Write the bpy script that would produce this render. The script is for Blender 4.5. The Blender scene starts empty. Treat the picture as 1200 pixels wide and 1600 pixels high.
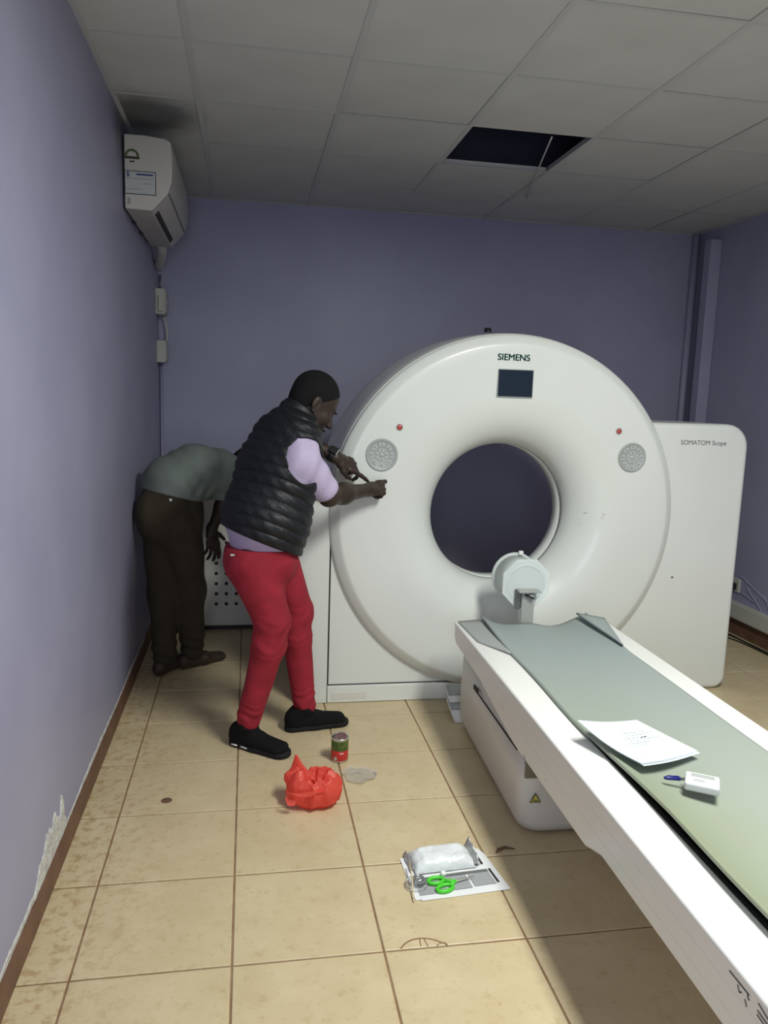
import bpy, bmesh, math, random
import numpy as np
from mathutils import Vector, Matrix, Euler, noise
PI = math.pi
sc = bpy.context.scene
COL = sc.collection
random.seed(7)

# ------------------------------------------------------------------ camera
def V(*a): return Vector(a)
cam_d = bpy.data.cameras.new('camera')
cam = bpy.data.objects.new('camera', cam_d); COL.objects.link(cam)
YAW, PIT, ROL = 0.1765, -0.1486, 0.0326
fwd = V(math.sin(YAW)*math.cos(PIT), math.cos(YAW)*math.cos(PIT), math.sin(PIT))
rt = V(math.cos(YAW), -math.sin(YAW), 0); up = rt.cross(fwd)
rt2 = rt*math.cos(ROL) + up*math.sin(ROL); up2 = up*math.cos(ROL) - rt*math.sin(ROL)
M = Matrix((rt2, up2, -fwd)).transposed().to_4x4(); M.translation = V(0.444, -1.490, 1.506)
cam.matrix_world = M
cam_d.sensor_fit = 'VERTICAL'; cam_d.sensor_height = 36; cam_d.lens = 36*1208.7/1600
cam_d.clip_start = 0.05; cam_d.clip_end = 50
sc.camera = cam
# ------------------------------------------------------------------ world and lamps
w = bpy.data.worlds.new('world'); sc.world = w; w.use_nodes = True
w.node_tree.nodes['Background'].inputs[0].default_value = (0.6, 0.65, 0.8, 1)
w.node_tree.nodes['Background'].inputs[1].default_value = 0.02
def area(name, loc, sx, sy, power, col, rot=(0, 0, 0), spread=180):
    l = bpy.data.lights.new(name, 'AREA'); l.shape = 'RECTANGLE'; l.size = sx; l.size_y = sy
    l.energy = power; l.color = col; l.spread = math.radians(spread)
    o = bpy.data.objects.new(name, l); COL.objects.link(o); o.location = loc; o.rotation_euler = rot
    return o
area('ceiling_lamp', (1.80, -0.15, 2.70), 0.35, 1.2, 92, (0.97, 1.0, 0.93))
area('rear_fill', (0.35, -2.9, 1.5), 1.1, 1.8, 27, (0.78, 0.87, 1.0), (math.radians(90), 0, math.radians(0)))  # unseen fill added behind the camera to raise the ambient light
sc.view_settings.view_transform = 'Standard'; sc.view_settings.look = 'None'
sc.view_settings.gamma = 1; sc.view_settings.use_curve_mapping = False
sc.view_settings.exposure = 0.0

# ------------------------------------------------------------------ materials
def mat(name, col, rough=0.5, col2=None, scale=6, detail=4, lo=0.35, hi=0.65, bump=0, bscale=60, metal=0,
        trans=0, spec=0.5, coat=0, stretch=None, ior=1.45, sheen=0, bdist=0.01):
    m = bpy.data.materials.new(name); m.use_nodes = True
    nt = m.node_tree; N = nt.nodes; L = nt.links; b = N['Principled BSDF']
    b.inputs['Base Color'].default_value = (*col, 1); b.inputs['Roughness'].default_value = rough
    b.inputs['Metallic'].default_value = metal; b.inputs['Specular IOR Level'].default_value = spec
    b.inputs['Transmission Weight'].default_value = trans; b.inputs['IOR'].default_value = ior
    b.inputs['Coat Weight'].default_value = coat; b.inputs['Sheen Weight'].default_value = sheen
    tc = N.new('ShaderNodeTexCoord'); mp = N.new('ShaderNodeMapping'); L.new(tc.outputs['Object'], mp.inputs[0])
    if stretch: mp.inputs['Scale'].default_value = stretch
    if col2:
        n = N.new('ShaderNodeTexNoise'); n.inputs['Scale'].default_value = scale; n.inputs['Detail'].default_value = detail
        L.new(mp.outputs[0], n.inputs['Vector'])
        r = N.new('ShaderNodeValToRGB'); r.color_ramp.elements[0].position = lo; r.color_ramp.elements[1].position = hi
        r.color_ramp.elements[0].color = (*col, 1); r.color_ramp.elements[1].color = (*col2, 1)
        L.new(n.outputs['Fac'], r.inputs[0]); L.new(r.outputs[0], b.inputs['Base Color'])
    if bump:
        n2 = N.new('ShaderNodeTexNoise'); n2.inputs['Scale'].default_value = bscale; n2.inputs['Detail'].default_value = 3
        L.new(mp.outputs[0], n2.inputs['Vector'])
        bp = N.new('ShaderNodeBump'); bp.inputs['Strength'].default_value = bump; bp.inputs['Distance'].default_value = bdist
        L.new(n2.outputs['Fac'], bp.inputs['Height']); L.new(bp.outputs[0], b.inputs['Normal'])
    return m
def floor_mat():
    m = mat('ceramic_floor', (0.56, 0.45, 0.27), 0.42, bump=0.06, bscale=40)
    nt = m.node_tree; N = nt.nodes; L = nt.links; b = N['Principled BSDF']
    g = N.new('ShaderNodeNewGeometry')
    def nz(scale, lo, hi, det=5):
        n = N.new('ShaderNodeTexNoise'); n.inputs['Scale'].default_value = scale; n.inputs['Detail'].default_value = det
        n.inputs['Roughness'].default_value = 0.65
        L.new(g.outputs['Position'], n.inputs['Vector'])
        r = N.new('ShaderNodeMapRange'); r.inputs['From Min'].default_value = lo; r.inputs['From Max'].default_value = hi
        L.new(n.outputs['Fac'], r.inputs['Value']); return r.outputs[0]
    def mix(fac, a, c, k):
        mx = N.new('ShaderNodeMix'); mx.data_type = 'RGBA'
        mu = N.new('ShaderNodeMath'); mu.operation = 'MULTIPLY'; mu.inputs[1].default_value = k; L.new(fac, mu.inputs[0])
        L.new(mu.outputs[0], mx.inputs[0])
        if isinstance(a, tuple): mx.inputs[6].default_value = (*a, 1)
        else: L.new(a, mx.inputs[6])
        mx.inputs[7].default_value = (*c, 1); return mx.outputs[2]
    c = mix(nz(5, 0.35, 0.7), (0.60, 0.495, 0.315), (0.51, 0.405, 0.24), 0.8)
    c = mix(nz(24, 0.55, 0.72, 8), c, (0.40, 0.29, 0.14), 0.55)
    c = mix(nz(55, 0.62, 0.75, 3), c, (0.27, 0.17, 0.08), 0.45)
    # worn, dirty strip along the left wall
    sp = N.new('ShaderNodeSeparateXYZ'); L.new(g.outputs['Position'], sp.inputs[0])
    mr = N.new('ShaderNodeMapRange'); mr.inputs['From Min'].default_value = 0.28; mr.inputs['From Max'].default_value = -0.1
    L.new(sp.outputs[0], mr.inputs['Value'])
    mu = N.new('ShaderNodeMath'); mu.operation = 'MULTIPLY'; L.new(mr.outputs[0], mu.inputs[0]); L.new(nz(26, 0.50, 0.62, 8), mu.inputs[1])
    c = mix(mu.outputs[0], c, (0.33, 0.19, 0.08), 0.6)
    L.new(c, b.inputs['Base Color'])
    return m
MT = {}
MT['floor'] = floor_mat()
MT['grout'] = mat('grout', (0.23, 0.125, 0.065), 0.9, (0.30, 0.20, 0.115), 14)
MT['wall'] = mat('lilac_paint', (0.308, 0.306, 0.438), 0.42, (0.342, 0.340, 0.470), 2.2, 3, bump=0.10, bscale=7, bdist=0.02)
MT['plaster'] = mat('bare_plaster', (0.68, 0.68, 0.64), 0.95, (0.50, 0.49, 0.46), 40, bump=0.8, bscale=90)
MT['ceil'] = mat('ceiling_board', (0.56, 0.57, 0.55), 0.9, (0.52, 0.53, 0.51), 3, bump=0.05, bscale=180)
def dark_patch(m):   # near-black patch blended into the ceiling and wall colour above the air conditioner
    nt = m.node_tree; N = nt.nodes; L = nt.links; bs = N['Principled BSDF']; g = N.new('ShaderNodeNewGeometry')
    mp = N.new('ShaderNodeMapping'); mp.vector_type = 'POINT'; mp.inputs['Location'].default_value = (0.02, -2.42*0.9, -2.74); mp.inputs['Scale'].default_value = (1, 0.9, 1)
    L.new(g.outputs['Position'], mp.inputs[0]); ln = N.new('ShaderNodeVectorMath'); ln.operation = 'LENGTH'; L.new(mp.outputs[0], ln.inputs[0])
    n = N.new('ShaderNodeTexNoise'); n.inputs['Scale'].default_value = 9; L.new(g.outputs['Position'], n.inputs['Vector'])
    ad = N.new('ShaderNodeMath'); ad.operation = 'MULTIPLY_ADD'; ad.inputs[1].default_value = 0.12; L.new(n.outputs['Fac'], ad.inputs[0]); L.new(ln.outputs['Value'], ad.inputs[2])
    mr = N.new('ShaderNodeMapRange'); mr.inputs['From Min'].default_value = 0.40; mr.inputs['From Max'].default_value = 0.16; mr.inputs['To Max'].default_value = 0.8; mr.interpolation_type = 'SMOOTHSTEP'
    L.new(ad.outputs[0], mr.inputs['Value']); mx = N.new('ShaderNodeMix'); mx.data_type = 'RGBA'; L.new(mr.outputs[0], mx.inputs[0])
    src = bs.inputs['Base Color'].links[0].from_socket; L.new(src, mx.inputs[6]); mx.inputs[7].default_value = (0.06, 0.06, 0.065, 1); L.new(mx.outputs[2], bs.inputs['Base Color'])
dark_patch(MT['ceil']); dark_patch(MT['wall'])
MT['tbar'] = mat('grid_bar', (0.50, 0.51, 0.50), 0.6)
MT['dark'] = mat('void_dark', (0.02, 0.022, 0.026), 0.9)
MT['black'] = mat('black_plastic', (0.012, 0.012, 0.013), 0.45)
MT['brown'] = mat('skirting_brown', (0.13, 0.065, 0.04), 0.55, (0.17, 0.09, 0.055), 12, bump=0.1, bscale=30)
MT['white'] = mat('gantry_white', (0.71, 0.735, 0.70), 0.34, (0.685, 0.71, 0.675), 2.0, 3, coat=0.25)
MT['cream'] = mat('cream_cover', (0.66, 0.645, 0.60), 0.38, (0.63, 0.615, 0.565), 2.0, 3, coat=0.15)
MT['bedwhite'] = mat('table_white', (0.80, 0.80, 0.77), 0.35, (0.77, 0.77, 0.74), 3, 3, coat=0.2)
MT['seam'] = mat('seam', (0.03, 0.03, 0.03), 0.7)
MT['grey'] = mat('pad_grey', (0.36, 0.38, 0.37), 0.45)
MT['key'] = mat('key_grey', (0.45, 0.47, 0.46), 0.4)
MT['keydark'] = mat('key_symbol', (0.10, 0.11, 0.11), 0.5)
MT['red'] = mat('red_lens', (0.42, 0.06, 0.06), 0.25, coat=0.4)
MT['screen'] = mat('dark_screen', (0.012, 0.022, 0.038), 0.18, coat=0.5)
MT['teal'] = mat('teal_print', (0.0, 0.17, 0.16), 0.5)
MT['print'] = mat('grey_print', (0.16, 0.17, 0.18), 0.6)
MT['ink'] = mat('black_ink', (0.02, 0.02, 0.022), 0.6)
MT['metal'] = mat('brushed_metal', (0.42, 0.43, 0.40), 0.42, (0.38, 0.39, 0.36), 60, metal=0.25)
MT['metal_d'] = mat('dark_metal', (0.20, 0.20, 0.19), 0.4, metal=0.7)
MT['steel'] = mat('tin', (0.65, 0.65, 0.63), 0.25, metal=0.95)
MT['acrylic'] = mat('frosted_acrylic', (0.86, 0.91, 0.90), 0.30, trans=0.45, ior=1.08)
MT['ac'] = mat('aircon_white', (0.52, 0.50, 0.46), 0.4, (0.49, 0.47, 0.43), 3)
MT['box'] = mat('switch_box', (0.50, 0.50, 0.45), 0.5)
MT['cable'] = mat('cable_black', (0.015, 0.015, 0.015), 0.5)
MT['yellow'] = mat('warning_yellow', (0.55, 0.50, 0.10), 0.5)
MT['khaki'] = mat('recess_khaki', (0.20, 0.19, 0.13), 0.6)
MT['paper'] = mat('paper', (0.66, 0.73, 0.77), 0.8)
MT['meter'] = mat('meter_white', (0.62, 0.63, 0.64), 0.4)
MT['news'] = mat('news_white', (0.74, 0.75, 0.76), 0.8)
MT['newsgrey'] = mat('news_text', (0.22, 0.23, 0.24), 0.85, (0.42, 0.43, 0.44), 260, 2, stretch=(1, 6, 1))
MT['newsdark'] = mat('news_bar', (0.13, 0.14, 0.14), 0.8)
MT['foil'] = mat('pack_white', (0.74, 0.77, 0.78), 0.28, (0.66, 0.69, 0.70), 20, bump=0.5, bscale=28, bdist=0.01)
MT['foilgrey'] = mat('pack_silver', (0.36, 0.37, 0.37), 0.3, metal=0.3)
MT['green'] = mat('green_plastic', (0.07, 0.58, 0.03), 0.35)
MT['cangreen'] = mat('can_green', (0.045, 0.075, 0.015), 0.35, (0.10, 0.15, 0.03), 60, 2)
MT['canred'] = mat('can_red', (0.50, 0.03, 0.025), 0.35)
MT['blue'] = mat('pen_blue', (0.02, 0.025, 0.18), 0.35)
MT['clear'] = mat('clear_plastic', (0.85, 0.88, 0.88), 0.12, trans=0.85, ior=1.3)
MT['wood'] = mat('pale_wood', (0.62, 0.52, 0.30), 0.6)
MT['skin'] = mat('dark_skin', (0.026, 0.015, 0.011), 0.5, (0.040, 0.023, 0.016), 18, 3, bump=0.08, bscale=150, sheen=0)
MT['skin2'] = mat('deep_skin', (0.025, 0.016, 0.013), 0.55)
MT['hair'] = mat('black_hair', (0.006, 0.006, 0.007), 0.85, spec=0.25, bump=0.6, bscale=700, bdist=0.002)
MT['vest'] = mat('vest_nylon', (0.0045, 0.0058, 0.0085), 0.52, (0.007, 0.0085, 0.012), 14, bump=0.5, bscale=45, bdist=0.006)
MT['lilac'] = mat('lilac_shirt', (0.44, 0.37, 0.53), 0.85, (0.50, 0.43, 0.60), 160, 2, stretch=(1, 1, 4), bump=0.2, bscale=60)
MT['redcloth'] = mat('red_trousers', (0.25, 0.010, 0.022), 0.85, (0.31, 0.014, 0.030), 16, 4, bump=0.25, bscale=260)
MT['shoe'] = mat('black_canvas', (0.007, 0.007, 0.008), 0.9, spec=0.2, bump=0.3, bscale=400)
MT['sole'] = mat('black_rubber', (0.011, 0.011, 0.012), 0.75, spec=0.3)
MT['greygreen'] = mat('grey_green_shirt', (0.155, 0.185, 0.165), 0.85, (0.18, 0.21, 0.19), 10, 4, bump=0.25, bscale=240)
MT['olive'] = mat('olive_trousers', (0.036, 0.028, 0.016), 0.9, (0.044, 0.034, 0.020), 12, 4, bump=0.2, bscale=260)
MT['leather'] = mat('brown_leather', (0.045, 0.030, 0.020), 0.55)
MT['eye'] = mat('eyeball', (0.6, 0.58, 0.55), 0.2)
def bag_mat():
    m = mat('red_film', (0.86, 0.13, 0.09), 0.38)
    nt = m.node_tree; b = nt.nodes['Principled BSDF']; out = nt.nodes['Material Output']
    t = nt.nodes.new('ShaderNodeBsdfTranslucent'); t.inputs[0].default_value = (0.95, 0.10, 0.07, 1)
    mx = nt.nodes.new('ShaderNodeMixShader'); mx.inputs[0].default_value = 0.45
    nt.links.new(b.outputs[0], mx.inputs[1]); nt.links.new(t.outputs[0], mx.inputs[2]); nt.links.new(mx.outputs[0], out.inputs[0])
    return m
MT['bag'] = bag_mat()
def film_mat():
    m = mat('thin_clear_film', (0.60, 0.58, 0.52), 0.2)
    nt = m.node_tree; b = nt.nodes['Principled BSDF']; out = nt.nodes['Material Output']
    t = nt.nodes.new('ShaderNodeBsdfTransparent'); t.inputs[0].default_value = (0.93, 0.92, 0.90, 1)
    mx = nt.nodes.new('ShaderNodeMixShader'); mx.inputs[0].default_value = 0.55
    nt.links.new(b.outputs[0], mx.inputs[1]); nt.links.new(t.outputs[0], mx.inputs[2]); nt.links.new(mx.outputs[0], out.inputs[0])
    return m
MT['film'] = film_mat()
def mat_mat():   # grey-green padded vinyl, more olive towards the foot end and left edge
    m = mat('padded_vinyl', (0.30, 0.34, 0.31), 0.5, bump=0.12, bscale=9, bdist=0.02)
    nt = m.node_tree; N = nt.nodes; L = nt.links; b = N['Principled BSDF']
    tc = N.new('ShaderNodeTexCoord'); sp = N.new('ShaderNodeSeparateXYZ'); L.new(tc.outputs['Object'], sp.inputs[0])
    n = N.new('ShaderNodeTexNoise'); n.inputs['Scale'].default_value = 3.5; L.new(tc.outputs['Object'], n.inputs['Vector'])
    ad = N.new('ShaderNodeMath'); ad.operation = 'MULTIPLY_ADD'; ad.inputs[1].default_value = 0.7; L.new(n.outputs['Fac'], ad.inputs[0]); L.new(sp.outputs[1], ad.inputs[2])
    mr = N.new('ShaderNodeMapRange'); mr.inputs['From Min'].default_value = 0.95; mr.inputs['From Max'].default_value = -0.35
    L.new(ad.outputs[0], mr.inputs['Value'])
    mx = N.new('ShaderNodeMix'); mx.data_type = 'RGBA'; L.new(mr.outputs[0], mx.inputs[0])
    mr2 = N.new('ShaderNodeMapRange'); mr2.inputs['From Min'].default_value = 0.10; mr2.inputs['From Max'].default_value = -0.24; L.new(sp.outputs[0], mr2.inputs['Value'])
    mx0 = N.new('ShaderNodeMix'); mx0.data_type = 'RGBA'; L.new(mr2.outputs[0], mx0.inputs[0]); mx0.inputs[6].default_value = (0.315, 0.340, 0.295, 1); mx0.inputs[7].default_value = (0.250, 0.280, 0.190, 1)
    mx.inputs[6].default_value = (0.295, 0.34, 0.335, 1); L.new(mx0.outputs[2], mx.inputs[7])
    L.new(mx.outputs[2], b.inputs['Base Color'])
    return m
MT['mat'] = mat_mat()

# ------------------------------------------------------------------ builders
def link(o, parent=None, loc=None, rot=None):
    COL.objects.link(o)
    if parent: o.parent = parent
    if loc is not None: o.location = loc
    if rot is not None: o.rotation_euler = rot
    return o
def tag(o, label, cat, group=None):
    o['label'] = label; o['category'] = cat
    if group: o['group'] = group
    return o
def struct(o): o['kind'] = 'structure'; return o
def empty(name, loc=(0, 0, 0), rz=0):
    o = bpy.data.objects.new(name, None); o.empty_display_size = 0.1
    return link(o, None, loc, (0, 0, rz))
def bm_obj(name, bm, m, parent=None, loc=None, rot=None, smooth=False, bevel=0, seg=3, ang=40):
    me = bpy.data.meshes.new(name); bmesh.ops.recalc_face_normals(bm, faces=bm.faces); bm.to_mesh(me); bm.free()
    me.materials.append(MT[m] if isinstance(m, str) else m)
    o = bpy.data.objects.new(name, me); link(o, parent, loc, rot)
    if bevel:
        bv = o.modifiers.new('bevel', 'BEVEL'); bv.width = bevel; bv.segments = seg; bv.limit_method = 'ANGLE'; bv.angle_limit = math.radians(ang)
        smooth = True
    if smooth:
        for p in me.polygons: p.use_smooth = True
        if bevel: 
            wn = o.modifiers.new('wn', 'WEIGHTED_NORMAL'); wn.keep_sharp = True
    return o
def add_box(bm, a, b):
    vs = [bm.verts.new((x, y, z)) for z in (a[2], b[2]) for y in (a[1], b[1]) for x in (a[0], b[0])]
    for f in ((0, 2, 3, 1), (4, 5, 7, 6), (0, 1, 5, 4), (2, 6, 7, 3), (0, 4, 6, 2), (1, 3, 7, 5)): bm.faces.new([vs[i] for i in f])
def box(name, a, b, m, parent=None, bevel=0, seg=3, **k):
    bm = bmesh.new(); add_box(bm, a, b); return bm_obj(name, bm, m, parent, bevel=bevel, seg=seg, **k)
def extrude_poly(name, pts, axis, a, b, m, parent=None, bevel=0, seg=3, **k):
    """pts are 2-D; axis 'y': (x,z) polygon extruded in y from a to b; 'x': (y,z); 'z': (x,y)"""
    bm = bmesh.new()
    def P(p, t): return {'y': (p[0], t, p[1]), 'x': (t, p[0], p[1]), 'z': (p[0], p[1], t)}[axis]
    A = [bm.verts.new(P(p, a)) for p in pts]; B = [bm.verts.new(P(p, b)) for p in pts]
    bm.faces.new(A); bm.faces.new(B[::-1]); n = len(pts)
    for i in range(n): bm.faces.new((A[i], A[(i+1) % n], B[(i+1) % n], B[i]))
    return bm_obj(name, bm, m, parent, bevel=bevel, seg=seg, **k)
def lathe_bm(prof, n=48, bm=None, closed=False):
    """prof (r, z) around z"""
    bm = bm or bmesh.new(); rings = []
    for r, z in prof:
        rings.append([bm.verts.new((r*math.cos(2*PI*i/n), r*math.sin(2*PI*i/n), z)) for i in range(n)] if r > 1e-5 else [bm.verts.new((0, 0, z))])
    pr = list(zip(rings[:-1], rings[1:])) + ([(rings[-1], rings[0])] if closed else [])
    for A, B in pr:
        for i in range(n):
            j = (i+1) % n
            if len(A) == 1 and len(B) == 1: continue
            if len(A) == 1: bm.faces.new((A[0], B[i], B[j]))
            elif len(B) == 1: bm.faces.new((A[i], B[0], A[j]))
            else: bm.faces.new((A[i], B[i], B[j], A[j]))
    return bm
def lathe(name, prof, m, parent=None, loc=(0, 0, 0), rot=(0, 0, 0), n=48, closed=False, **k):
    return bm_obj(name, lathe_bm(prof, n, closed=closed), m, parent, loc, rot, smooth=True, **k)
def catmull(pts, sub=8):
    P = [Vector(p) for p in pts]; P = [P[0]*2-P[1]] + P + [P[-1]*2-P[-2]]; out = []
    for i in range(1, len(P)-2):
        a, b, c, d = P[i-1:i+3]
        for k in range(sub):
            t = k/sub; out.append(0.5*((2*b)+(c-a)*t+(2*a-5*b+4*c-d)*t*t+(3*b-a-3*c+d)*t**3))
    out.append(P[-2]); return out
def tube_bm(pts, r, n=10, bm=None):
    bm = bm or bmesh.new(); pts = [Vector(p) for p in pts]; rings = []; prev = None
    for i, p in enumerate(pts):
        d = (pts[min(i+1, len(pts)-1)] - pts[max(i-1, 0)]).normalized()
        if prev is None:
            a = d.cross(V(0, 0, 1)); a = a if a.length > 0.1 else d.cross(V(1, 0, 0)); a.normalize()
        else: a = (prev - d*prev.dot(d)).normalized()
        prev = a; b = d.cross(a); rr = r[i] if hasattr(r, '__len__') else r
        rings.append([bm.verts.new(p + (a*math.cos(2*PI*k/n)+b*math.sin(2*PI*k/n))*rr) for k in range(n)])
    for A, B in zip(rings[:-1], rings[1:]):
        for k in range(n): bm.faces.new((A[k], A[(k+1) % n], B[(k+1) % n], B[k]))
    bm.faces.new(rings[0][::-1]); bm.faces.new(rings[-1]); return bm
def tube(name, pts, r, m, parent=None, n=10, sub=0):
    if sub: pts = catmull(pts, sub)
    return bm_obj(name, tube_bm(pts, r, n), m, parent, smooth=True)
def grid_sheet(name, fn, nu, nv, m, parent=None, thick=0.0, smooth=True):
    """fn(u,v)->Vector; optional thickness along -z"""
    bm = bmesh.new(); T = [[bm.verts.new(fn(i/nu, j/nv)) for j in range(nv+1)] for i in range(nu+1)]
    for i in range(nu):
        for j in range(nv): bm.faces.new((T[i][j], T[i+1][j], T[i+1][j+1], T[i][j+1]))
    if thick:
        B = [[bm.verts.new(T[i][j].co - V(0, 0, thick)) for j in range(nv+1)] for i in range(nu+1)]
        for i in range(nu):
            for j in range(nv): bm.faces.new((B[i][j], B[i][j+1], B[i+1][j+1], B[i+1][j]))
        for i in range(nu):
            bm.faces.new((T[i][0], B[i][0], B[i+1][0], T[i+1][0])); bm.faces.new((T[i][nv], T[i+1][nv], B[i+1][nv], B[i][nv]))
        for j in range(nv):
            bm.faces.new((T[0][j], T[0][j+1], B[0][j+1], B[0][j])); bm.faces.new((T[nu][j], B[nu][j], B[nu][j+1], T[nu][j+1]))
    return bm_obj(name, bm, m, parent, smooth=smooth)
def lettering(name, s, size, m, parent, loc, rot, bold=0.0, sx=1.0, ext=0.0006, align='LEFT'):
    c = bpy.data.curves.new(name, 'FONT'); c.body = s; c.size = size; c.extrude = ext; c.offset = bold; c.align_x = align
    t = bpy.data.objects.new(name, c); COL.objects.link(t); bpy.context.view_layer.update()
    me = bpy.data.meshes.new_from_object(t.evaluated_get(bpy.context.evaluated_depsgraph_get()))
    bpy.data.objects.remove(t); me.name = name; me.materials.clear(); me.materials.append(MT[m])
    o = bpy.data.objects.new(name, me); link(o, parent, loc, rot); o.scale = (sx, 1, 1); return o

# ================================================================== ROOM
XL, XR, YB, YF, H = -0.139, 3.681, 3.924, -3.0, 2.743
TX, TY = 0.41, 0.394
floor = struct(box('floor', (XL-0.1, YF-0.1, -0.12), (XR+0.1, YB+0.1, -0.004), 'grout'))
tile_mesh = {}
def tile(parent, name, x0, y0, x1, y1, z0, z1, m, gap, bev, dz=0, tilt=(0, 0)):
    key = (name, round(x1-x0, 3), round(y1-y0, 3))
    if key not in tile_mesh:
        a, b = (x1-x0)/2-gap, (y1-y0)/2-gap; bm = bmesh.new()
        if z1 > z0 and name == 'tile':
            lo = [bm.verts.new((sx*a, sy*b, z0)) for sx, sy in ((-1, -1), (1, -1), (1, 1), (-1, 1))]
            md = [bm.verts.new((sx*a, sy*b, z1-bev)) for sx, sy in ((-1, -1), (1, -1), (1, 1), (-1, 1))]
            hi = [bm.verts.new((sx*(a-bev*1.5), sy*(b-bev*1.5), z1)) for sx, sy in ((-1, -1), (1, -1), (1, 1), (-1, 1))]
            for A, B in ((lo, md), (md, hi)):
                for i in range(4): bm.faces.new((A[i], A[(i+1) % 4], B[(i+1) % 4], B[i]))
            bm.faces.new(hi); bm.faces.new(lo[::-1])
        else: add_box(bm, (-a, -b, z0), (a, b, z1))
        me = bpy.data.meshes.new(name); bmesh.ops.recalc_face_normals(bm, faces=bm.faces); bm.to_mesh(me); bm.free(); me.materials.append(MT[m]); tile_mesh[key] = me
    o = bpy.data.objects.new(name, tile_mesh[key]); return link(o, parent, ((x0+x1)/2, (y0+y1)/2, dz), (tilt[0], tilt[1], 0))
xs = [XL] + [TX*i for i in range(0, 9)] + [XR]
ys = [TY*j for j in range(-7, 10)] + [YB]
ys = [YF] + ys
for i in range(len(xs)-1):
    for j in range(len(ys)-1):
        if xs[i+1]-xs[i] < 0.02 or ys[j+1]-ys[j] < 0.02: continue
        tile(floor, 'tile', xs[i], ys[j], xs[i+1], ys[j+1], -0.010, 0.0, 'floor', 0.0031, 0.0014,
             dz=-random.random()*0.0006, tilt=(random.uniform(-1, 1)*0.0006, random.uniform(-1, 1)*0.0006))
for k_, cpts in enumerate(([(0.868, 0.399), (0.882, 0.415), (0.905, 0.428), (0.932, 0.431), (0.960, 0.424), (0.985, 0.408), (1.000, 0.397)], [(0.925, 0.400), (0.928, 0.430)], [(0.945, 0.398), (0.940, 0.428)], [(0.97, 0.398), (0.985, 0.406), (0.998, 0.404)])):
    tube('tile_crack', [(x_, y_, 0.0) for x_, y_ in cpts], 0.0022 if k_ == 0 else 0.0016, 'grout', floor, n=6, sub=4)

ZT = 3.35
def wall(name, a, b): return struct(box(name, a, b, 'wall'))
wl = wall('wall_left', (XL-0.12, YF-0.12, 0), (XL, YB+0.12, ZT))
wb = wall('wall_back', (XL, YB, 0), (XR, YB+0.12, ZT))
wr = wall('wall_right', (XR, YF-0.12, 0), (XR+0.12, YB+0.12, ZT))
wf = wall('wall_front', (XL, YF-0.12, 0), (XR, YF, ZT))
# suspended ceiling: boards on a grid of bars, one board missing
ceil = struct(box('ceiling', (XL, YF, ZT), (XR, YB, ZT+0.1), 'dark'))
cx = [XL] + [0.223+0.608*k for k in range(0, 6)] + [XR]
cy = [YF] + [1.580-0.587*k for k in range(7, 0, -1)] + [1.580, 2.167, 2.754, 3.341, YB]
for i in range(len(cx)-1):
    for j in range(len(cy)-1):
        if cx[i+1]-cx[i] < 0.05: continue
        if abs(cx[i]-1.439) < 0.01 and abs(cy[j]-2.167) < 0.01: continue
        tile(ceil, 'ceiling_board', cx[i], cy[j], cx[i+1], cy[j+1], 0.0, 0.012, 'ceil', 0.003, 0,
             dz=H+random.random()*0.0035, tilt=(random.uniform(-1, 1)*0.004, random.uniform(-1, 1)*0.003))
for x in cx[1:-1]:
    bm = bmesh.new(); add_box(bm, (x-0.012, YF, H-0.0015), (x+0.012, YB, H+0.0005)); add_box(bm, (x-0.002, YF, H), (x+0.002, YB, H+0.03))
    bm_obj('ceiling_main_bar', bm, 'tbar', ceil)
for y in cy[1:-1]:
    for i in range(len(cx)-1):
        if abs(y-2.167) < 0.01 and abs(cx[i]-1.439) < 0.01: continue
        bm = bmesh.new(); add_box(bm, (cx[i]+0.012, y-0.0085, H-0.001), (cx[i+1]-0.012, y+0.0085, H+0.0005)); add_box(bm, (cx[i]+0.012, y-0.0015, H), (cx[i+1]-0.012, y+0.0015, H+0.025))
        bm_obj('ceiling_cross_bar', bm, 'tbar', ceil)
# edge angle along the walls
for nm, a, b in (('edge_angle', (XL, YF, H-0.003), (XL+0.02, YB, H+0.001)), ('edge_angle', (XR-0.02, YF, H-0.003), (XR, YB, H+0.001)), ('edge_angle', (XL, YB-0.02, H-0.003), (XR, YB, H+0.001))):
    box(nm, a, b, 'tbar', ceil)
lb = tag(tube('loose_grid_bar', [(1.845, 2.19, 2.739), (1.915, 2.50, 2.722), (1.99, 2.79, 2.722), (2.11, 3.25, 2.728)], 0.0045, 'tbar', n=8, sub=4),
         'thin loose whitish bar slanting across the dark opening in the ceiling', 'bar')

# left skirting (painted plinth) with a ragged plaster edge, and the peeled patch
def ragged_strip(name, x, y0, y1, base, amp, m, parent, thick=0.002, side=1, step=0.03, seed=1, fn=None):
    rnd = random.Random(seed); n = int((y1-y0)/step); bm = bmesh.new(); T = []
    for i in range(n+1):
        y = y0+(y1-y0)*i/n; z0, z1 = (fn(y) if fn else (base, base+amp))
        z1 += rnd.uniform(-1, 1)*0.12*(z1-z0)
        T.append([bm.verts.new((x, y, z0)), bm.verts.new((x+side*thick, y, z0)), bm.verts.new((x+side*thick*0.8, y, z1)), bm.verts.new((x, y, z1+0.002))])
    for A, B in zip(T[:-1], T[1:]):
        for k in range(3): bm.faces.new((A[k], B[k], B[k+1], A[k+1]))
    return bm_obj(name, bm, m, parent)
bb = struct(ragged_strip('baseboard_left', XL, YF, YB, 0, 0.078, 'brown', None, 0.012, 1, 0.025, 3, lambda y: (0.0, 0.076)))
for v in bb.data.vertices:   # keep the strip nearly straight
    if v.co.z > 0.03: v.co.z = 0.078 + (v.co.z-0.078)*0.15
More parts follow.
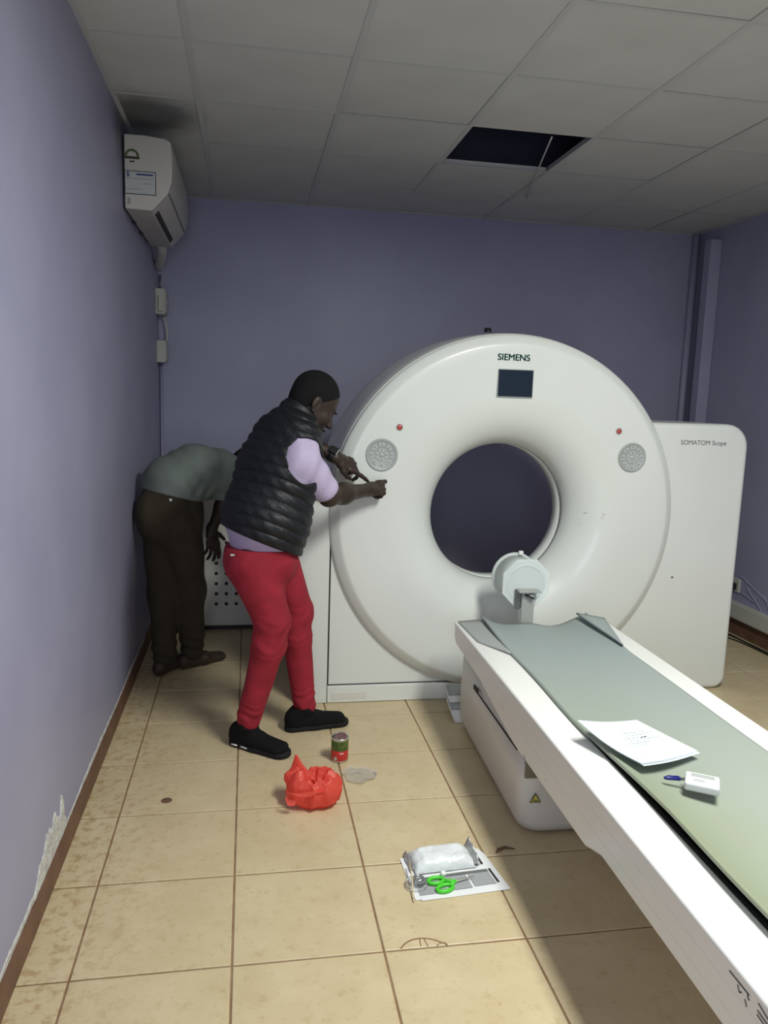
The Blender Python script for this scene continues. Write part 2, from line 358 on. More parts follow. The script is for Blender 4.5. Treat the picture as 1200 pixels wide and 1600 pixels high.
def edge_fn(y): 
    return 0.070, 0.083 + 0.010*math.sin(y*3.1)**2 + 0.003*noise.noise(V(y*9, 0, 0))
ragged_strip('plaster_edge', XL, 0.2, 3.0, 0, 0, 'plaster', wl, 0.0028, 1, 0.02, 5, edge_fn)
def patch(y):
    t = (y-0.62)/0.42; h = 0.15*max(0, math.sin(PI*min(1, max(0, t))))**0.8
    h *= 0.62+0.5*noise.noise(V(y*11, 3, 0))+0.25*noise.noise(V(y*34, 1, 0))
    if 0.93 < y < 0.99: h += 0.10*(1-abs(y-0.965)/0.035)
    return 0.074, 0.078+max(h, 0)
ragged_strip('bare_plaster_patch', XL, 0.62, 1.04, 0, 0, 'plaster', wl, 0.004, 1, 0.008, 8, patch)
rp = struct(box('baseboard_right', (XR-0.014, YF, 0), (XR, YB, 0.105), 'brown', bevel=0.003))
bbk = struct(box('baseboard_back', (XL, YB-0.012, 0), (XR, YB, 0.078), 'brown', bevel=0.003))

tr = tag(box('cable_trunking', (XR-0.05, 1.2, 0.118), (XR, 3.85, 0.222), 'box', bevel=0.004), 'wide off-white cable trunking low along the right wall above the brown skirting', 'trunking')
box('lid', (XR-0.053, 1.2, 0.128), (XR-0.049, 3.85, 0.212), 'box', tr)
so = empty('wall_socket', (XR-0.001, 3.09, 0.33)); tag(so, 'small pale wall socket above the trunking, beside the large scanner cover', 'socket')
box('face_plate', (-0.012, -0.045, -0.045), (0, 0.045, 0.045), 'box', so, bevel=0.003)
box('plug', (-0.04, -0.02, -0.03), (-0.010, 0.02, 0.015), 'black', so, bevel=0.004)
# peeling paint flakes on the right wall
def peel(y0, z0, L, ang, wd, seed):
    rnd = random.Random(seed); bm = bmesh.new(); T = []
    for i in range(9):
        t = i/8; y = y0-math.cos(ang)*L*t; z = z0-math.sin(ang)*L*t; k = wd*math.sin(PI*(0.1+0.8*t))*rnd.uniform(0.6, 1.2)
        T.append([bm.verts.new((XR-0.001, y, z+k)), bm.verts.new((XR-0.008, y, z)), bm.verts.new((XR-0.001, y, z-k))])
    for A, B in zip(T[:-1], T[1:]):
        for q in range(2): bm.faces.new((A[q], B[q], B[q+1], A[q+1]))
    bm_obj('paint_blister', bm, 'wall', wr, smooth=True)
for a in ((3.05, 0.40, 0.34, 0.35, 0.012, 1), (2.98, 0.34, 0.25, 0.6, 0.010, 2), (2.80, 0.33, 0.2, 0.9, 0.010, 3), (3.08, 0.30, 0.2, 0.2, 0.008, 4)): peel(*a)
pp = tag(tube('wall_pipe', [(3.642, 3.895, 0.08), (3.642, 3.895, H)], 0.024, 'wall', n=16), 'lilac-painted vertical pipe in the right back corner of the room', 'pipe')
tv = tag(box('vertical_trunking', (XR-0.085, 3.62, 0.224), (XR-0.001, 3.70, 2.655), 'wall', bevel=0.004), 'lilac-painted vertical trunking on the right wall near the corner', 'trunking')
fc = tag(tube('floor_cable', [(3.64, 3.10, 0.006), (3.60, 3.02, 0.006), (3.50, 3.04, 0.010), (3.42, 3.12, 0.006), (3.52, 3.16, 0.006), (3.60, 3.05, 0.012), (3.625, 2.85, 0.006), (3.63, 2.5, 0.006), (3.60, 2.1, 0.006)], 0.0055, 'cable', n=8, sub=8),
         'black cable lying in loops on the floor along the right wall', 'cable')
tube('second_strand', [(3.55, 3.20, 0.006), (3.48, 3.06, 0.018), (3.56, 2.98, 0.006), (3.60, 2.80, 0.006), (3.61, 2.4, 0.006)], 0.004, 'cable', fc, n=8, sub=8)

# ================================================================== CT GANTRY
GX, GZ = 1.704, 0.938
g = empty('ct_scanner_gantry', (GX, 2.13, 0)); tag(g, 'large white ring-shaped medical scanner gantry with a round central bore and square side cover', 'scanner')
def gl(x, y, z): return (x-GX, y-2.13, z)
RX = (PI/2, 0, 0)      # local z -> world -y
def gring(name, prof, m, n=128, closed=False):
    """prof: (r, world y)"""
    return lathe(name, [(r, 2.13-y) for r, y in prof], m, g, gl(GX, 2.13, GZ), RX, n, closed)
funnel = []
for i in range(15):   # smooth flare from throat to face
    t = i/14*PI/2; funnel.append((0.350+0.270*(1-math.cos(t))**1.0, 2.295-0.205*math.sin(t)))
gring('ring_cover', [(0.358, 2.299)] + funnel + [(0.70, 2.0865), (0.79, 2.086), (0.825, 2.086), (0.833, 2.0875), (0.842, 2.092), (0.868, 2.111), (0.875, 2.117), (0.879, 2.124), (0.880, 2.130), (0.878, 2.133), (0.866, 2.134)], 'white')
gring('seam_gasket', [(0.862, 2.134), (0.872, 2.134), (0.872, 2.150), (0.860, 2.150)], 'seam')
gring('drum_cover', [(0.870, 2.143), (0.881, 2.1425), (0.886, 2.155), (0.893, 2.25), (0.900, 2.45), (0.900, 2.60), (0.888, 2.67), (0.86, 2.715), (0.70, 2.72), (0.60, 2.72), (0.45, 2.50), (0.365, 2.415), (0.356, 2.408)], 'white')
gring('bore_liner', [(0.358, 2.307), (0.349, 2.308), (0.3485, 2.400), (0.356, 2.407)], 'white')
gring('bore_seam', [(0.370, 2.292), (0.355, 2.296), (0.355, 2.312), (0.370, 2.312)], 'seam')
# side and front covers follow the ring
def arc(a0, a1, r=0.80, n=24): return [(GX+r*math.cos(math.radians(a0+(a1-a0)*i/n)), GZ+r*math.sin(math.radians(a0+(a1-a0)*i/n))) for i in range(n+1)]
def rc(cx_, cz_, r, a0, a1, n=6): return [(cx_+r*math.cos(math.radians(a0+(a1-a0)*i/n)), cz_+r*math.sin(math.radians(a0+(a1-a0)*i/n))) for i in range(n+1)]
pts = [(GX+0.15, 0.0)] + rc(2.925, 0.07, 0.07, -90, 0) + rc(2.875, 1.30, 0.12, 0, 90) + arc(37, -79)
pts = [(x-GX, z) for x, z in pts]
extrude_poly('side_cover', pts, 'y', 0.0, 0.56, 'white', g, bevel=0.028, seg=5, ang=50)
pts = [(GX+0.14, 0.094), (0.840, 0.094), (0.840, 0.93)] + arc(181, 279)
extrude_poly('front_panel', [(x-GX, z) for x, z in pts], 'y', 0.006, 0.5, 'white', g, bevel=0.002, seg=2)
pts = [(0.832, 0.002), (0.832, 1.02)] + rc(0.80, 1.02, 0.03, 0, 60, 3) + rc(0.765, 0.98, 0.08, 80, 180, 8) + [(0.685, 0.002)]
extrude_poly('left_cover', [(x-GX, z) for x, z in pts], 'y', 0.0, 0.55, 'white', g, bevel=0.022, seg=4, ang=50)
box('panel_seam', gl(0.828, 2.145, 0.0), gl(0.845, 2.30, 1.0), 'seam', g)
box('skirt_seam', gl(0.84, 2.150, 0.080), gl(1.84, 2.30, 0.10), 'seam', g)
box('base_skirt', gl(0.835, 2.128, 0.002), gl(1.84, 2.30, 0.086), 'white', g, bevel=0.003)
box('skirt_tape', gl(0.855, 2.1265, 0.018), gl(1.03, 2.1285, 0.052), 'cream', g, bevel=0.0005)
lathe('screw_hole', [(0, 0.0), (0.006, 0.0), (0.007, 0.002), (0.0075, 0)], 'seam', g, gl(1.2115, 2.101, 0.253), RX, 12)
lathe('screw_hole', [(0, 0.001), (0.005, 0.001), (0.006, 0.0)], 'keydark', g, gl(2.626, 2.129, 0.621), RX, 12)
# top hook on the drum
o = lathe('lifting_cap', [(0, 0.02), (0.018, 0.02), (0.02, 0.0)], 'black', g, gl(1.675, 2.50, 1.855), None, 12)
def face(x, z, yy=2.086): return gl(x, yy, z)
# display
box('display', (-0.086, -0.0035, -0.063), (0.086, 0.004, 0.063), 'screen', g, loc=face(1.697, 1.586, 2.085), bevel=0.002)
box('display_rim', (-0.0895, -0.0015, -0.0665), (0.0895, 0.004, 0.0665), 'grey', g, loc=face(1.697, 1.586, 2.085), bevel=0.002)
lettering('maker_lettering', 'SIEMENS', 0.0425, 'teal', g, face(1.602, 1.693, 2.0845), RX, sx=1.02)
for dx_, dz_ in ((0.0012, 0.0), (0.0006, 0.0008), (-0.0008, 0.0)):
    lettering('maker_lettering', 'SIEMENS', 0.0425, 'teal', g, face(1.602+dx_, 1.693+dz_, 2.0845+dz_*0.1), RX, sx=1.02)
lettering('model_lettering', 'SOMATOM Scope', 0.0335, 'print', g, gl(2.607, 2.129, 1.312), RX, sx=1.0)
for x, z in ((1.143, 1.364), (2.245, 1.372)):
    lathe('indicator', [(0, 0.006), (0.008, 0.0055), (0.013, 0.002), (0.0135, 0)], 'red', g, face(x, z, 2.087), RX, 20)
    lathe('indicator_rim', [(0.0165, 0), (0.0165, 0.0022), (0.013, 0.0028), (0.0125, 0)], 'grey', g, face(x, z, 2.087), RX, 20)
def sector(name, r0, r1, a0, a1, h, m, parent, n=5):
    bm = bmesh.new(); A = []
    for k, z in ((0, 0), (1, h)):
        s = 0.0012*k
        A.append([bm.verts.new(((r0+s)*math.cos(t), (r0+s)*math.sin(t), z)) for t in [math.radians(a0+(a1-a0)*i/n) for i in range(n+1)]] +
                 [bm.verts.new(((r1-s)*math.cos(t), (r1-s)*math.sin(t), z)) for t in [math.radians(a1+(a0-a1)*i/n) for i in range(n+1)]])
    c = len(A[0]); bm.faces.new(A[1])
    for i in range(c): bm.faces.new((A[0][i], A[0][(i+1) % c], A[1][(i+1) % c], A[1][i]))
    return bm_obj(name, bm, m, parent)
for x, z, R in ((1.062, 1.233, 0.078), (2.326, 1.244, 0.074)):
    p = lathe('keypad', [(0, 0.002), (R-0.012, 0.002), (R-0.009, 0.0045), (R-0.002, 0.0045), (R, 0.0)], 'grey', g, face(x, z, 2.0875), RX, 48)
    if x < 1.5: p['label'] = 'round grey control keypad on the left of the ring'
    else: p['label'] = 'round grey control keypad on the right of the ring'
    for k in range(4):
        sector('key', 0.014, 0.031, 90*k+52-90+45-45, 90*k+128-90, 0.0042, 'key', p)
    for k in range(8):
        sector('key', 0.040, 0.058, 45*k-17, 45*k+17, 0.0042, 'key', p)
    lathe('key', [(0, 0.005), (0.009, 0.005), (0.0105, 0.002)], 'key', p, n=16)
    for k in range(4):
        a = math.radians(90*k); d = box('key_symbol', (-0.0022, -0.0022, 0.004), (0.0022, 0.0022, 0.0058), 'keydark', p); d.location = (0.0225*math.cos(a), 0.0225*math.sin(a), 0)
    for k in range(8):
        a = math.radians(45*k); d = box('key_symbol', (-0.0028, -0.002, 0.004), (0.0028, 0.002, 0.0058), 'keydark', p); d.location = (0.049*math.cos(a), 0.049*math.sin(a), 0)
# small scratches on the face
for x, z, L in ((2.10, 0.962, 0.02), (2.20, 0.955, 0.012), (1.655, 1.285, 0.008)):
    d = box('scuff', (-L/2, -0.0012, -0.0012), (L/2, 0, 0.0012), 'keydark', g); d.location = face(x, z, 2.0905); d.rotation_euler = (0, random.uniform(-0.4, 0.4), 0)

# ================================================================== PATIENT TABLE
TYAW = -0.0236
tb = empty('patient_table', (1.715, 0.8, 0), TYAW); tag(tb, 'long white scanner patient table with a grey-green pad, running from the bore towards the camera', 'patient table')
def tl(y): return y-0.8
prof = [(tl(1.81), 0.50), (tl(1.80), 0.425), (tl(1.76), 0.405), (tl(1.35), 0.385), (tl(0.92), 0.325), (tl(0.30), 0.325), (tl(0.20), 0.358), (tl(-0.80), 0.356), (tl(-0.80), 0.50)]
left_prof = prof[:-1] + [(tl(-0.80), 0.50)]
lr = extrude_poly('side_rail', prof, 'x', -0.362, -0.236, 'bedwhite', tb, bevel=0.010, seg=4, ang=25); lr['label'] = 'left white side rail'
rr = extrude_poly('side_rail', prof, 'x', 0.236, 0.362, 'bedwhite', tb, bevel=0.010, seg=4, ang=25); rr['label'] = 'right white side rail'
box('deck', (-0.237, tl(-0.79), 0.37), (0.237, tl(1.795), 0.470), 'bedwhite', tb, bevel=0.004)
# carbon cradle, concave
def cradle_z(X): return 0.466 + 0.020*(X/0.228)**2
def cr(u, v): X = -0.228+0.456*u; return V(X, tl(-0.78)+(1.775+0.78)*v, cradle_z(X)+0.004)
grid_sheet('cradle', cr, 24, 4, 'black', tb, 0.012)
def mz(X, y):
    t = max(-1, min(1, X/0.245)); z = 0.490 + (0.023+0.027*max(0, min(1, (y-1.3)/0.4)))*abs(t)**2.2
    # the left edge lifts towards the foot end
    if X < 0: z += 0.028*max(0, min(1, (0.70-y)/0.6))*(abs(t)**3)
    z += 0.003*math.sin(y*5+X*9)*0.5
    if y > 1.55: z += 0.012*((y-1.55)/0.22)**2*math.cos(X*22+0.9)
    return z
def pad(u, v):
    y = -0.79+(1.77+0.79)*v; X = -0.247+0.494*u
    wob = 0.004*math.sin(y*7) if X < 0 else 0
    if y > 1.6: y += 0.012*math.sin(X*20)*((y-1.6)/0.17)
    return V(X*(1-0.0)+wob*abs(X)/0.24, tl(y), mz(X, y))
pd = grid_sheet('pad', pad, 48, 90, 'mat', tb, 0.011)
# foam flaps beside the head end of the pad
def quad_sheet(name, P, m, parent, thick, n=8, bend=0):
    P = [V(*p) for p in P]
    def f(u, v):
        q = (P[0]*(1-u)+P[1]*u)*(1-v)+(P[3]*(1-u)+P[2]*u)*v; q.z += bend*math.sin(PI*u)*math.sin(PI*v); return q
    return grid_sheet(name, f, n, n, m, parent, thick)
fl_ = quad_sheet('foam_flap', [(-0.350, tl(1.79), 0.507), (-0.225, tl(1.79), 0.515), (-0.245, tl(1.33), 0.512), (-0.338, tl(1.50), 0.507)], 'grey', tb, 0.006)
f2 = quad_sheet('foam_flap', [(0.19, tl(1.74), 0.556), (0.30, tl(1.68), 0.548), (0.262, tl(1.40), 0.512), (0.235, tl(1.36), 0.535)], 'mat', tb, 0.008, bend=0.006)
# side grooves
for z in (0.448, 0.400): box('side_groove', (-0.3624, tl(-0.79), z-0.0008), (-0.3615, tl(1.2), z+0.0008), 'bedwhite', tb)
for y, z, a, L in ((0.79, 0.33, 0.9, 0.035), (0.60, 0.36, 0, 0.004)):
    d = box('scuff', (-0.0008, -L/2, -0.001), (0.0008, L/2, 0.001), 'print', tb); d.location = (-0.3625, tl(y), z); d.rotation_euler = (a, 0, 0)
# printed position icons near the foot end
def stroke(pts, r=0.0014):
    bm = bmesh.new()
    for (a, b) in zip(pts[:-1], pts[1:]):
        A = V(-0.3632, tl(a[0]), a[1]); B = V(-0.3632, tl(b[0]), b[1]); d = (B-A); n = V(0, -d.z, d.y).normalized()*r
        bm.faces.new([bm.verts.new(p) for p in (A+n, A-n, B-n, B+n)])
    return bm
for pts_ in ([(-0.345, 0.478), (-0.405, 0.478)], [(-0.402, 0.478), (-0.402, 0.470), (-0.408, 0.470)], [(-0.372, 0.472), (-0.378, 0.462), (-0.385, 0.466)], [(-0.395, 0.462), (-0.402, 0.452)],
             [(-0.430, 0.484), (-0.455, 0.478), (-0.49, 0.474), (-0.52, 0.466)], [(-0.430, 0.470), (-0.52, 0.462)], [(-0.430, 0.462), (-0.52, 0.452)]):
    bm_obj('position_icon', stroke(pts_), 'ink', tb)
# base
bp = [(-0.335, tl(0.90)), (-0.335+0.03, tl(0.868)), (0.30, tl(0.868)), (0.335, tl(0.90)), (0.335, tl(1.82)), (-0.312, tl(1.82))]
def base_bm():
    bm = bmesh.new(); lay = []
    spec = [(0.006, 0.035), (0.018, 0.012), (0.05, 0.0), (0.20, 0.0), (0.335, 0.004)]
    c = V(0, tl(1.34), 0)
    raw = []
    for (x0, y0, r, a0) in ((-0.335+0.07, tl(0.87)+0.07, 0.07, 180), (0.335-0.07, tl(0.87)+0.07, 0.07, 270), (0.335-0.02, tl(1.82)-0.02, 0.02, 0), (-0.318+0.02, tl(1.82)-0.02, 0.02, 90)):
        for i in range(7):
            a = math.radians(a0+15*i); raw.append((x0+r*math.cos(a), y0+r*math.sin(a)))
    for z, ins in spec:
        ring = []
        for x, y in raw:
            d = V(x, y, 0)-c; sx = (abs(d.x)-ins)/abs(d.x); sy = (abs(d.y)-ins)/abs(d.y)
            ring.append(bm.verts.new((c.x+d.x*sx, c.y+d.y*sy, z)))
        lay.append(ring)
    n = len(raw)
    for A, B in zip(lay[:-1], lay[1:]):
        for i in range(n): bm.faces.new((A[i], A[(i+1) % n], B[(i+1) % n], B[i]))
    bm.faces.new(lay[0][::-1]); bm.faces.new(lay[-1]); return bm
bo = bm_obj('base', base_bm(), 'cream', tb, smooth=True)
box('floor_plate', (-0.29, tl(0.93), 0.0), (0.29, tl(1.78), 0.008), 'seam', tb)
box('recess', (-0.330, tl(0.8665), 0.222), (-0.20, tl(0.875), 0.30), 'khaki', tb, bevel=0.004)
box('base_slot', (-0.3375, tl(1.475), 0.288), (-0.330, tl(1.53), 0.306), 'seam', tb)
box('base_seam', (-0.3365, tl(0.95), 0.288), (-0.330, tl(1.47), 0.290), 'seam', tb)
# warning triangle
ws = bpy.data.objects.new('warning_sign', None); link(ws, tb, (-0.288, tl(0.8655), 0.146), (PI/2, 0, 0))
def tri_pts(r): return [(r*math.cos(math.radians(a)), r*math.sin(math.radians(a))) for a in (90, 210, 330)]
for nm, r, z, m in (('black_triangle', 0.024, 0.0008, 'ink'), ('yellow_triangle', 0.0185, 0.0014, 'yellow')):
    bm = bmesh.new(); bm.faces.new([bm.verts.new((x, y, z)) for x, y in tri_pts(r)]); bm_obj(nm, bm, m, ws)
bm = bmesh.new()
for pl in ([(-0.008, -0.006), (-0.006, 0.0), (-0.003, 0.0), (-0.004, -0.006)], [(-0.004, -0.007), (0.010, -0.007), (0.009, -0.003), (0.003, -0.0035), (0.001, -0.001), (-0.001, -0.004)]):
    bm.faces.new([bm.verts.new((x, y, 0.002)) for x, y in pl])
bm_obj('hand_symbol', bm, 'ink', ws)

# two curved shells leaning between base and gantry
def shell(name, pts, label, band):
    """pts: (y, z) profile from back-top to front-bottom"""
    e = empty(name, (1.408, pts[-1][0], pts[-1][1])); tag(e, label, 'head holder', 'curved head holders on the floor')
    P = catmull([V(0, y, z) for y, z in pts], 8)
    def at_(v, k): 
        f = v*(len(P)-1); i = min(int(f), len(P)-2); q = P[i].lerp(P[i+1], f-i); return q
    def f(u, v):
        q = at_(v, 0); return V(0.165*u+0.008*math.sin(PI*v)*(1-u)*-1, q.y-pts[-1][0], q.z-pts[-1][1])
    grid_sheet('shell', f, 4, 20, 'bedwhite', e, 0.005)
    def f2(u, v):
        q = f(u, band[0]+(band[1]-band[0])*v); q.x += 0.004; q.z += 0.004; q.y -= 0.002; return q
    grid_sheet('strap', f2, 4, 10, 'grey', e, 0.003)
    return e

# phantom and bracket on the table end
ph = empty('test_phantom', (1.703, 1.80, 0.678)); tag(ph, 'frosted clear cylinder with octagonal end plate held in front of the bore', 'test phantom')
octp = [(0.121*math.cos(math.radians(22.5+45*k)), 0.121*math.sin(math.radians(22.5+45*k))) for k in range(8)]
extrude_poly('end_plate', octp, 'y', 0.0, 0.010, 'acrylic', ph, bevel=0.001)
lathe('tube_body', [(0, -0.012), (0.098, -0.012), (0.100, -0.016), (0.100, -0.155), (0.0, -0.155)], 'acrylic', ph, (0, 0, 0), RX, 64)
lathe('back_plate', [(0, -0.157), (0.112, -0.157), (0.112, -0.167), (0, -0.167)], 'acrylic', ph, (0, 0, 0), RX, 64)
lathe('inner_ring', [(0.078, -0.0005), (0.080, 0.0015), (0.090, 0.0015), (0.092, -0.0005)], 'acrylic', ph, (0, 0, 0), RX, 48)
lathe('filler_knob', [(0, 0.018), (0.010, 0.018), (0.012, 0.012), (0.012, 0)], 'bedwhite', ph, (0.022, 0.15, 0.104), (0, 0, 0), 16)
lathe('filler_knob', [(0, 0.012), (0.010, 0.012), (0.012, 0.006), (0.012, 0)], 'acrylic', ph, (0.045, 0.03, 0.095), (0, 0.3, 0), 16)
br = empty('phantom_bracket', (1.707, 1.785, 0.488)); tag(br, 'grey metal bracket standing on the head end of the patient table', 'bracket')
box('post', (-0.030, -0.012, 0), (0.030, 0.0, 0.158), 'metal', br, bevel=0.0015)
box('top_plate', (-0.052, -0.038, 0.158), (0.050, 0.012, 0.166), 'metal', br, bevel=0.0015)
box('side_plate', (-0.058, -0.002, 0.075), (-0.032, 0.010, 0.166), 'metal_d', br, bevel=0.0015)
tube('clamp_lever', [(-0.018, -0.020, 0.146), (0.018, -0.034, 0.132)], 0.0045, 'black', br)
lathe('boss', [(0, 0.014), (0.012, 0.014), (0.014, 0.0)], 'metal', br, (0.012, -0.012, 0.137), RX, 16)

# ================================================================== THINGS ON THE TABLE
doc = empty('document', (1.55, 0.43, 0.53)); tag(doc, 'white printed sheets of paper lying across the pad with one corner raised', 'document')
Cn = [V(1.416, 0.560, 0.567), V(1.640, 0.620, 0.532), V(1.738, 0.440, 0.512), V(1.498, 0.325, 0.542)]
def paper_f(dz, sh):
    def f(u, v):
        q = (Cn[0]*(1-u)+Cn[1]*u)*(1-v)+(Cn[3]*(1-u)+Cn[2]*u)*v
        q.z += dz - 0.012*math.sin(PI*v)*(1-u) - 0.006*math.sin(PI*u); q += V(sh[0], sh[1], 0)
        q.z = max(q.z, 0.8*0+mz((q.x-1.715)+0.0236*(q.y-0.8), q.y)+0.003+dz)
        q.y += 0.010*math.sin(PI*v)*(1-2*u)*0.3
        return q-V(1.55, 0.43, 0.53)
    return f
for i, (dz, sh) in enumerate(((0.0, (0.004, -0.006)), (0.0018, (0, 0)), (0.0034, (0, 0.002)))): grid_sheet('sheet', paper_f(dz, sh), 14, 14, 'paper', doc)
top = paper_f(0.0060, (0, 0.002))
bm = bmesh.new(); rnd = random.Random(3)
for k, (v0, u0, u1) in enumerate(((0.30, 0.42, 0.78), (0.36, 0.46, 0.86), (0.42, 0.36, 0.55), (0.48, 0.40, 0.84), (0.54, 0.30, 0.62), (0.60, 0.34, 0.52), (0.90, 0.04, 0.12), (0.43, 0.62, 0.70))):
    u = u0
    while u < u1:
        du = rnd.uniform(0.02, 0.06); tk = 0.014 if k == 7 else 0.006
        bm.faces.new([bm.verts.new(top(a, b)) for a, b in ((u, v0), (u+du, v0), (u+du, v0+tk), (u, v0+tk))]); u += du+0.014
o = bm_obj('printed_lines', bm, 'ink', doc); o['kind'] = 'stuff'
dv = empty('dosimeter', (1.622, 0.235, 0.517), math.radians(-16)); tag(dv, 'small white plastic meter with a grey window lying on the green pad', 'meter')
dv.rotation_euler = (0, 0, math.radians(-33))
box('body', (-0.043, -0.036, 0.0), (0.043, 0.036, 0.024), 'meter', dv, bevel=0.007, seg=4)
box('window', (-0.028, 0.006, 0.0235), (0.030, 0.024, 0.0248), 'grey', dv)
box('window_rim', (-0.033, 0.002, 0.022), (0.035, 0.028, 0.0242), 'meter', dv, bevel=0.0008)
for i in range(2): box('print_line', (-0.022, -0.010-0.008*i, 0.0238), (0.006, -0.008-0.008*i, 0.0244), 'print', dv)
pn = empty('ballpoint_pen', (1.555, 0.283, 0.523), math.radians(-14)); tag(pn, 'blue-capped clear ballpoint pen lying behind the small white meter', 'pen')
tube('barrel', [(0.028, 0, 0), (0.115, 0.0, 0)], 0.0042, 'clear', pn)
tube('refill', [(0.028, 0, 0), (0.112, 0.0, 0)], 0.0016, 'ink', pn)
tube('cap', [(-0.012, 0, 0), (-0.004, 0, 0), (0.030, 0, 0)], [0.0035, 0.0055, 0.0055], 'blue', pn)
tube('clip', [(-0.004, 0, 0.0065), (0.026, 0, 0.0065)], 0.0015, 'blue', pn, n=6)

# ================================================================== AIR CONDITIONER, BOXES, PIPES
ac = empty('air_conditioner', (XL, 2.45, 2.32)); tag(ac, 'white split air conditioner unit high on the left wall near the back corner', 'air conditioner')
prof_ac = [(0.010, 0.015), (0.13, 0.012), (0.165, 0.05), (0.205, 0.095), (0.222, 0.15), (0.226, 0.24), (0.220, 0.325), (0.19, 0.338), (0.10, 0.346), (0.010, 0.345)]
extrude_poly('body', prof_ac, 'y', 0.0, 0.96, 'ac', ac, bevel=0.006, seg=3, ang=20)
box('back_plate', (0.0, 0.03, 0.03), (0.012, 0.93, 0.335), 'black', ac)
prof_in = [(0.013, 0.018), (0.125, 0.014), (0.160, 0.052), (0.202, 0.097), (0.219, 0.15), (0.223, 0.24), (0.217, 0.320), (0.19, 0.335), (0.10, 0.343), (0.013, 0.342)]
box('vent_slot', (0.0, 0.0, 0.0), (0.026, 0.72, 0.004), 'seam', ac, loc=(0.135, 0.10, 0.0148)).rotation_euler = (0, math.radians(-47), 0)
tube('panel_seam', [(0.209, 0.02, 0.098), (0.209, 0.94, 0.098)], 0.0022, 'metal_d', ac)
for y in (0.28, 0.56): box('clip', (0.004, y, 0.004), (0.02, y+0.02, 0.016), 'black', ac)
# stickers on the end face (facing the camera, plane y = 0)
def sticker(name, a, b, m, dy=-0.001): return box(name, (a[0], dy, a[1]), (b[0], 0.0005, b[1]), m, ac)
lb_ = sticker('label_sheet', (0.010, 0.080), (0.152, 0.185), 'ink'); lb_['label'] = 'pale label with a dark blue border'
sticker('label_paper', (0.0135, 0.0835), (0.1485, 0.1815), 'key', -0.0016)
sticker('label_bar', (0.064, 0.166), (0.138, 0.173), 'blue', -0.0022)
sticker('label_line', (0.018, 0.150), (0.140, 0.1515), 'print', -0.0022)
sticker('label_line', (0.018, 0.102), (0.090, 0.1035), 'print', -0.0022)
sticker('label_line', (0.092, 0.128), (0.140, 0.1295), 'print', -0.0022)
lettering('label_digit', 'S', 0.028, 'blue', ac, (0.020, -0.0024, 0.158), RX, bold=0.0008)
lettering('hand_mark', 'JJ', 0.030, 'print', ac, (0.022, -0.0012, 0.042), (PI/2, 0, 0))
def halfring(name, r0, r1, m, c, dy, a0=0, a1=180):
    bm = bmesh.new(); n = 16; A = []
    for i in range(n+1):
        a = math.radians(a0+(a1-a0)*i/n); A.append((bm.verts.new((c[0]+r0*math.cos(a), dy, c[1]+r0*math.sin(a))), bm.verts.new((c[0]+r1*math.cos(a), dy, c[1]+r1*math.sin(a)))))
    for p, q in zip(A[:-1], A[1:]): bm.faces.new((p[0], p[1], q[1], q[0]))
    return bm_obj(name, bm, m, ac)
halfring('rating_arc', 0.022, 0.032, 'cangreen', (0.045, 0.248), -0.0012)
halfring('rating_disc', 0.0, 0.021, 'box', (0.045, 0.248), -0.0012)
box('rating_text', (0.012, -0.0015, 0.236), (0.078, 0.0, 0.247), 'leather', ac)
box('rating_text', (0.034, -0.0015, 0.222), (0.056, 0.0, 0.228), 'ink', ac)
pipe = tag(tube('wrapped_pipe', [(-0.085, 3.36, 2.36), (-0.072, 3.45, 2.345), (-0.095, 3.60, 2.30), (-0.120, 3.80, 2.255), (-0.125, 3.86, 2.10), (-0.125, 3.875, 1.9), (-0.127, 3.89, 1.5)], [0.034]*9+[0.030]*8+[0.022]*4+[0.006]*16, 'box', n=12, sub=6)
           if False else tube('wrapped_pipe', [(-0.075, 3.44, 2.36), (-0.070, 3.47, 2.335), (-0.090, 3.60, 2.30), (-0.120, 3.74, 2.27)], 0.030, 'box', n=12, sub=6),
           'short grey wrapped pipe bending from the far end of the air conditioner into the corner', 'pipe')
def wbox(name, lab, y0, y1, z0, z1, dep, extra=None):
    e = empty(name, (XL, (y0+y1)/2, z0)); tag(e, lab, 'electrical box'); hy = (y1-y0)/2
    box('housing', (0, -hy, 0), (dep, hy, z1-z0), 'box', e, bevel=0.004)
    box('cover', (dep, -hy+0.004, 0.01), (dep+0.006, hy-0.004, z1-z0-0.01), 'box', e, bevel=0.002)
    return e
e1 = wbox('isolator_switch', 'upper pale isolator switch box in the left back corner below the air conditioner', 3.72, 3.88, 1.975, 2.135, 0.058)
box('lever', (0.02, -0.10, 0.015), (0.05, -0.078, 0.115), 'box', e1, bevel=0.003)
box('lamp', (0.062, -0.02, 0.075), (0.068, -0.012, 0.083), 'paper', e1)
e2 = wbox('junction_box', 'lower pale junction box in the left back corner of the room', 3.76, 3.88, 1.675, 1.815, 0.055)
cc = tag(tube('corner_cable', [(-0.110, 3.895, 1.985), (-0.095, 3.89, 1.93), (-0.085, 3.89, 1.86), (-0.098, 3.90, 1.80)], 0.008, 'box', n=8, sub=6), 'short pale cable joining the two boxes in the left back corner', 'cable')
cd = tag(tube('corner_conduit', [(-0.126, 3.911, 1.68), (-0.127, 3.911, 0.10)], 0.010, 'wall', n=8), 'thin lilac conduit running down the left back corner', 'conduit')
c3 = tag(tube('corner_wire', [(-0.128, 3.905, 2.24), (-0.128, 3.905, 2.13)], 0.006, 'metal_d', n=8), 'short dark wire above the upper box in the left back corner', 'wire')

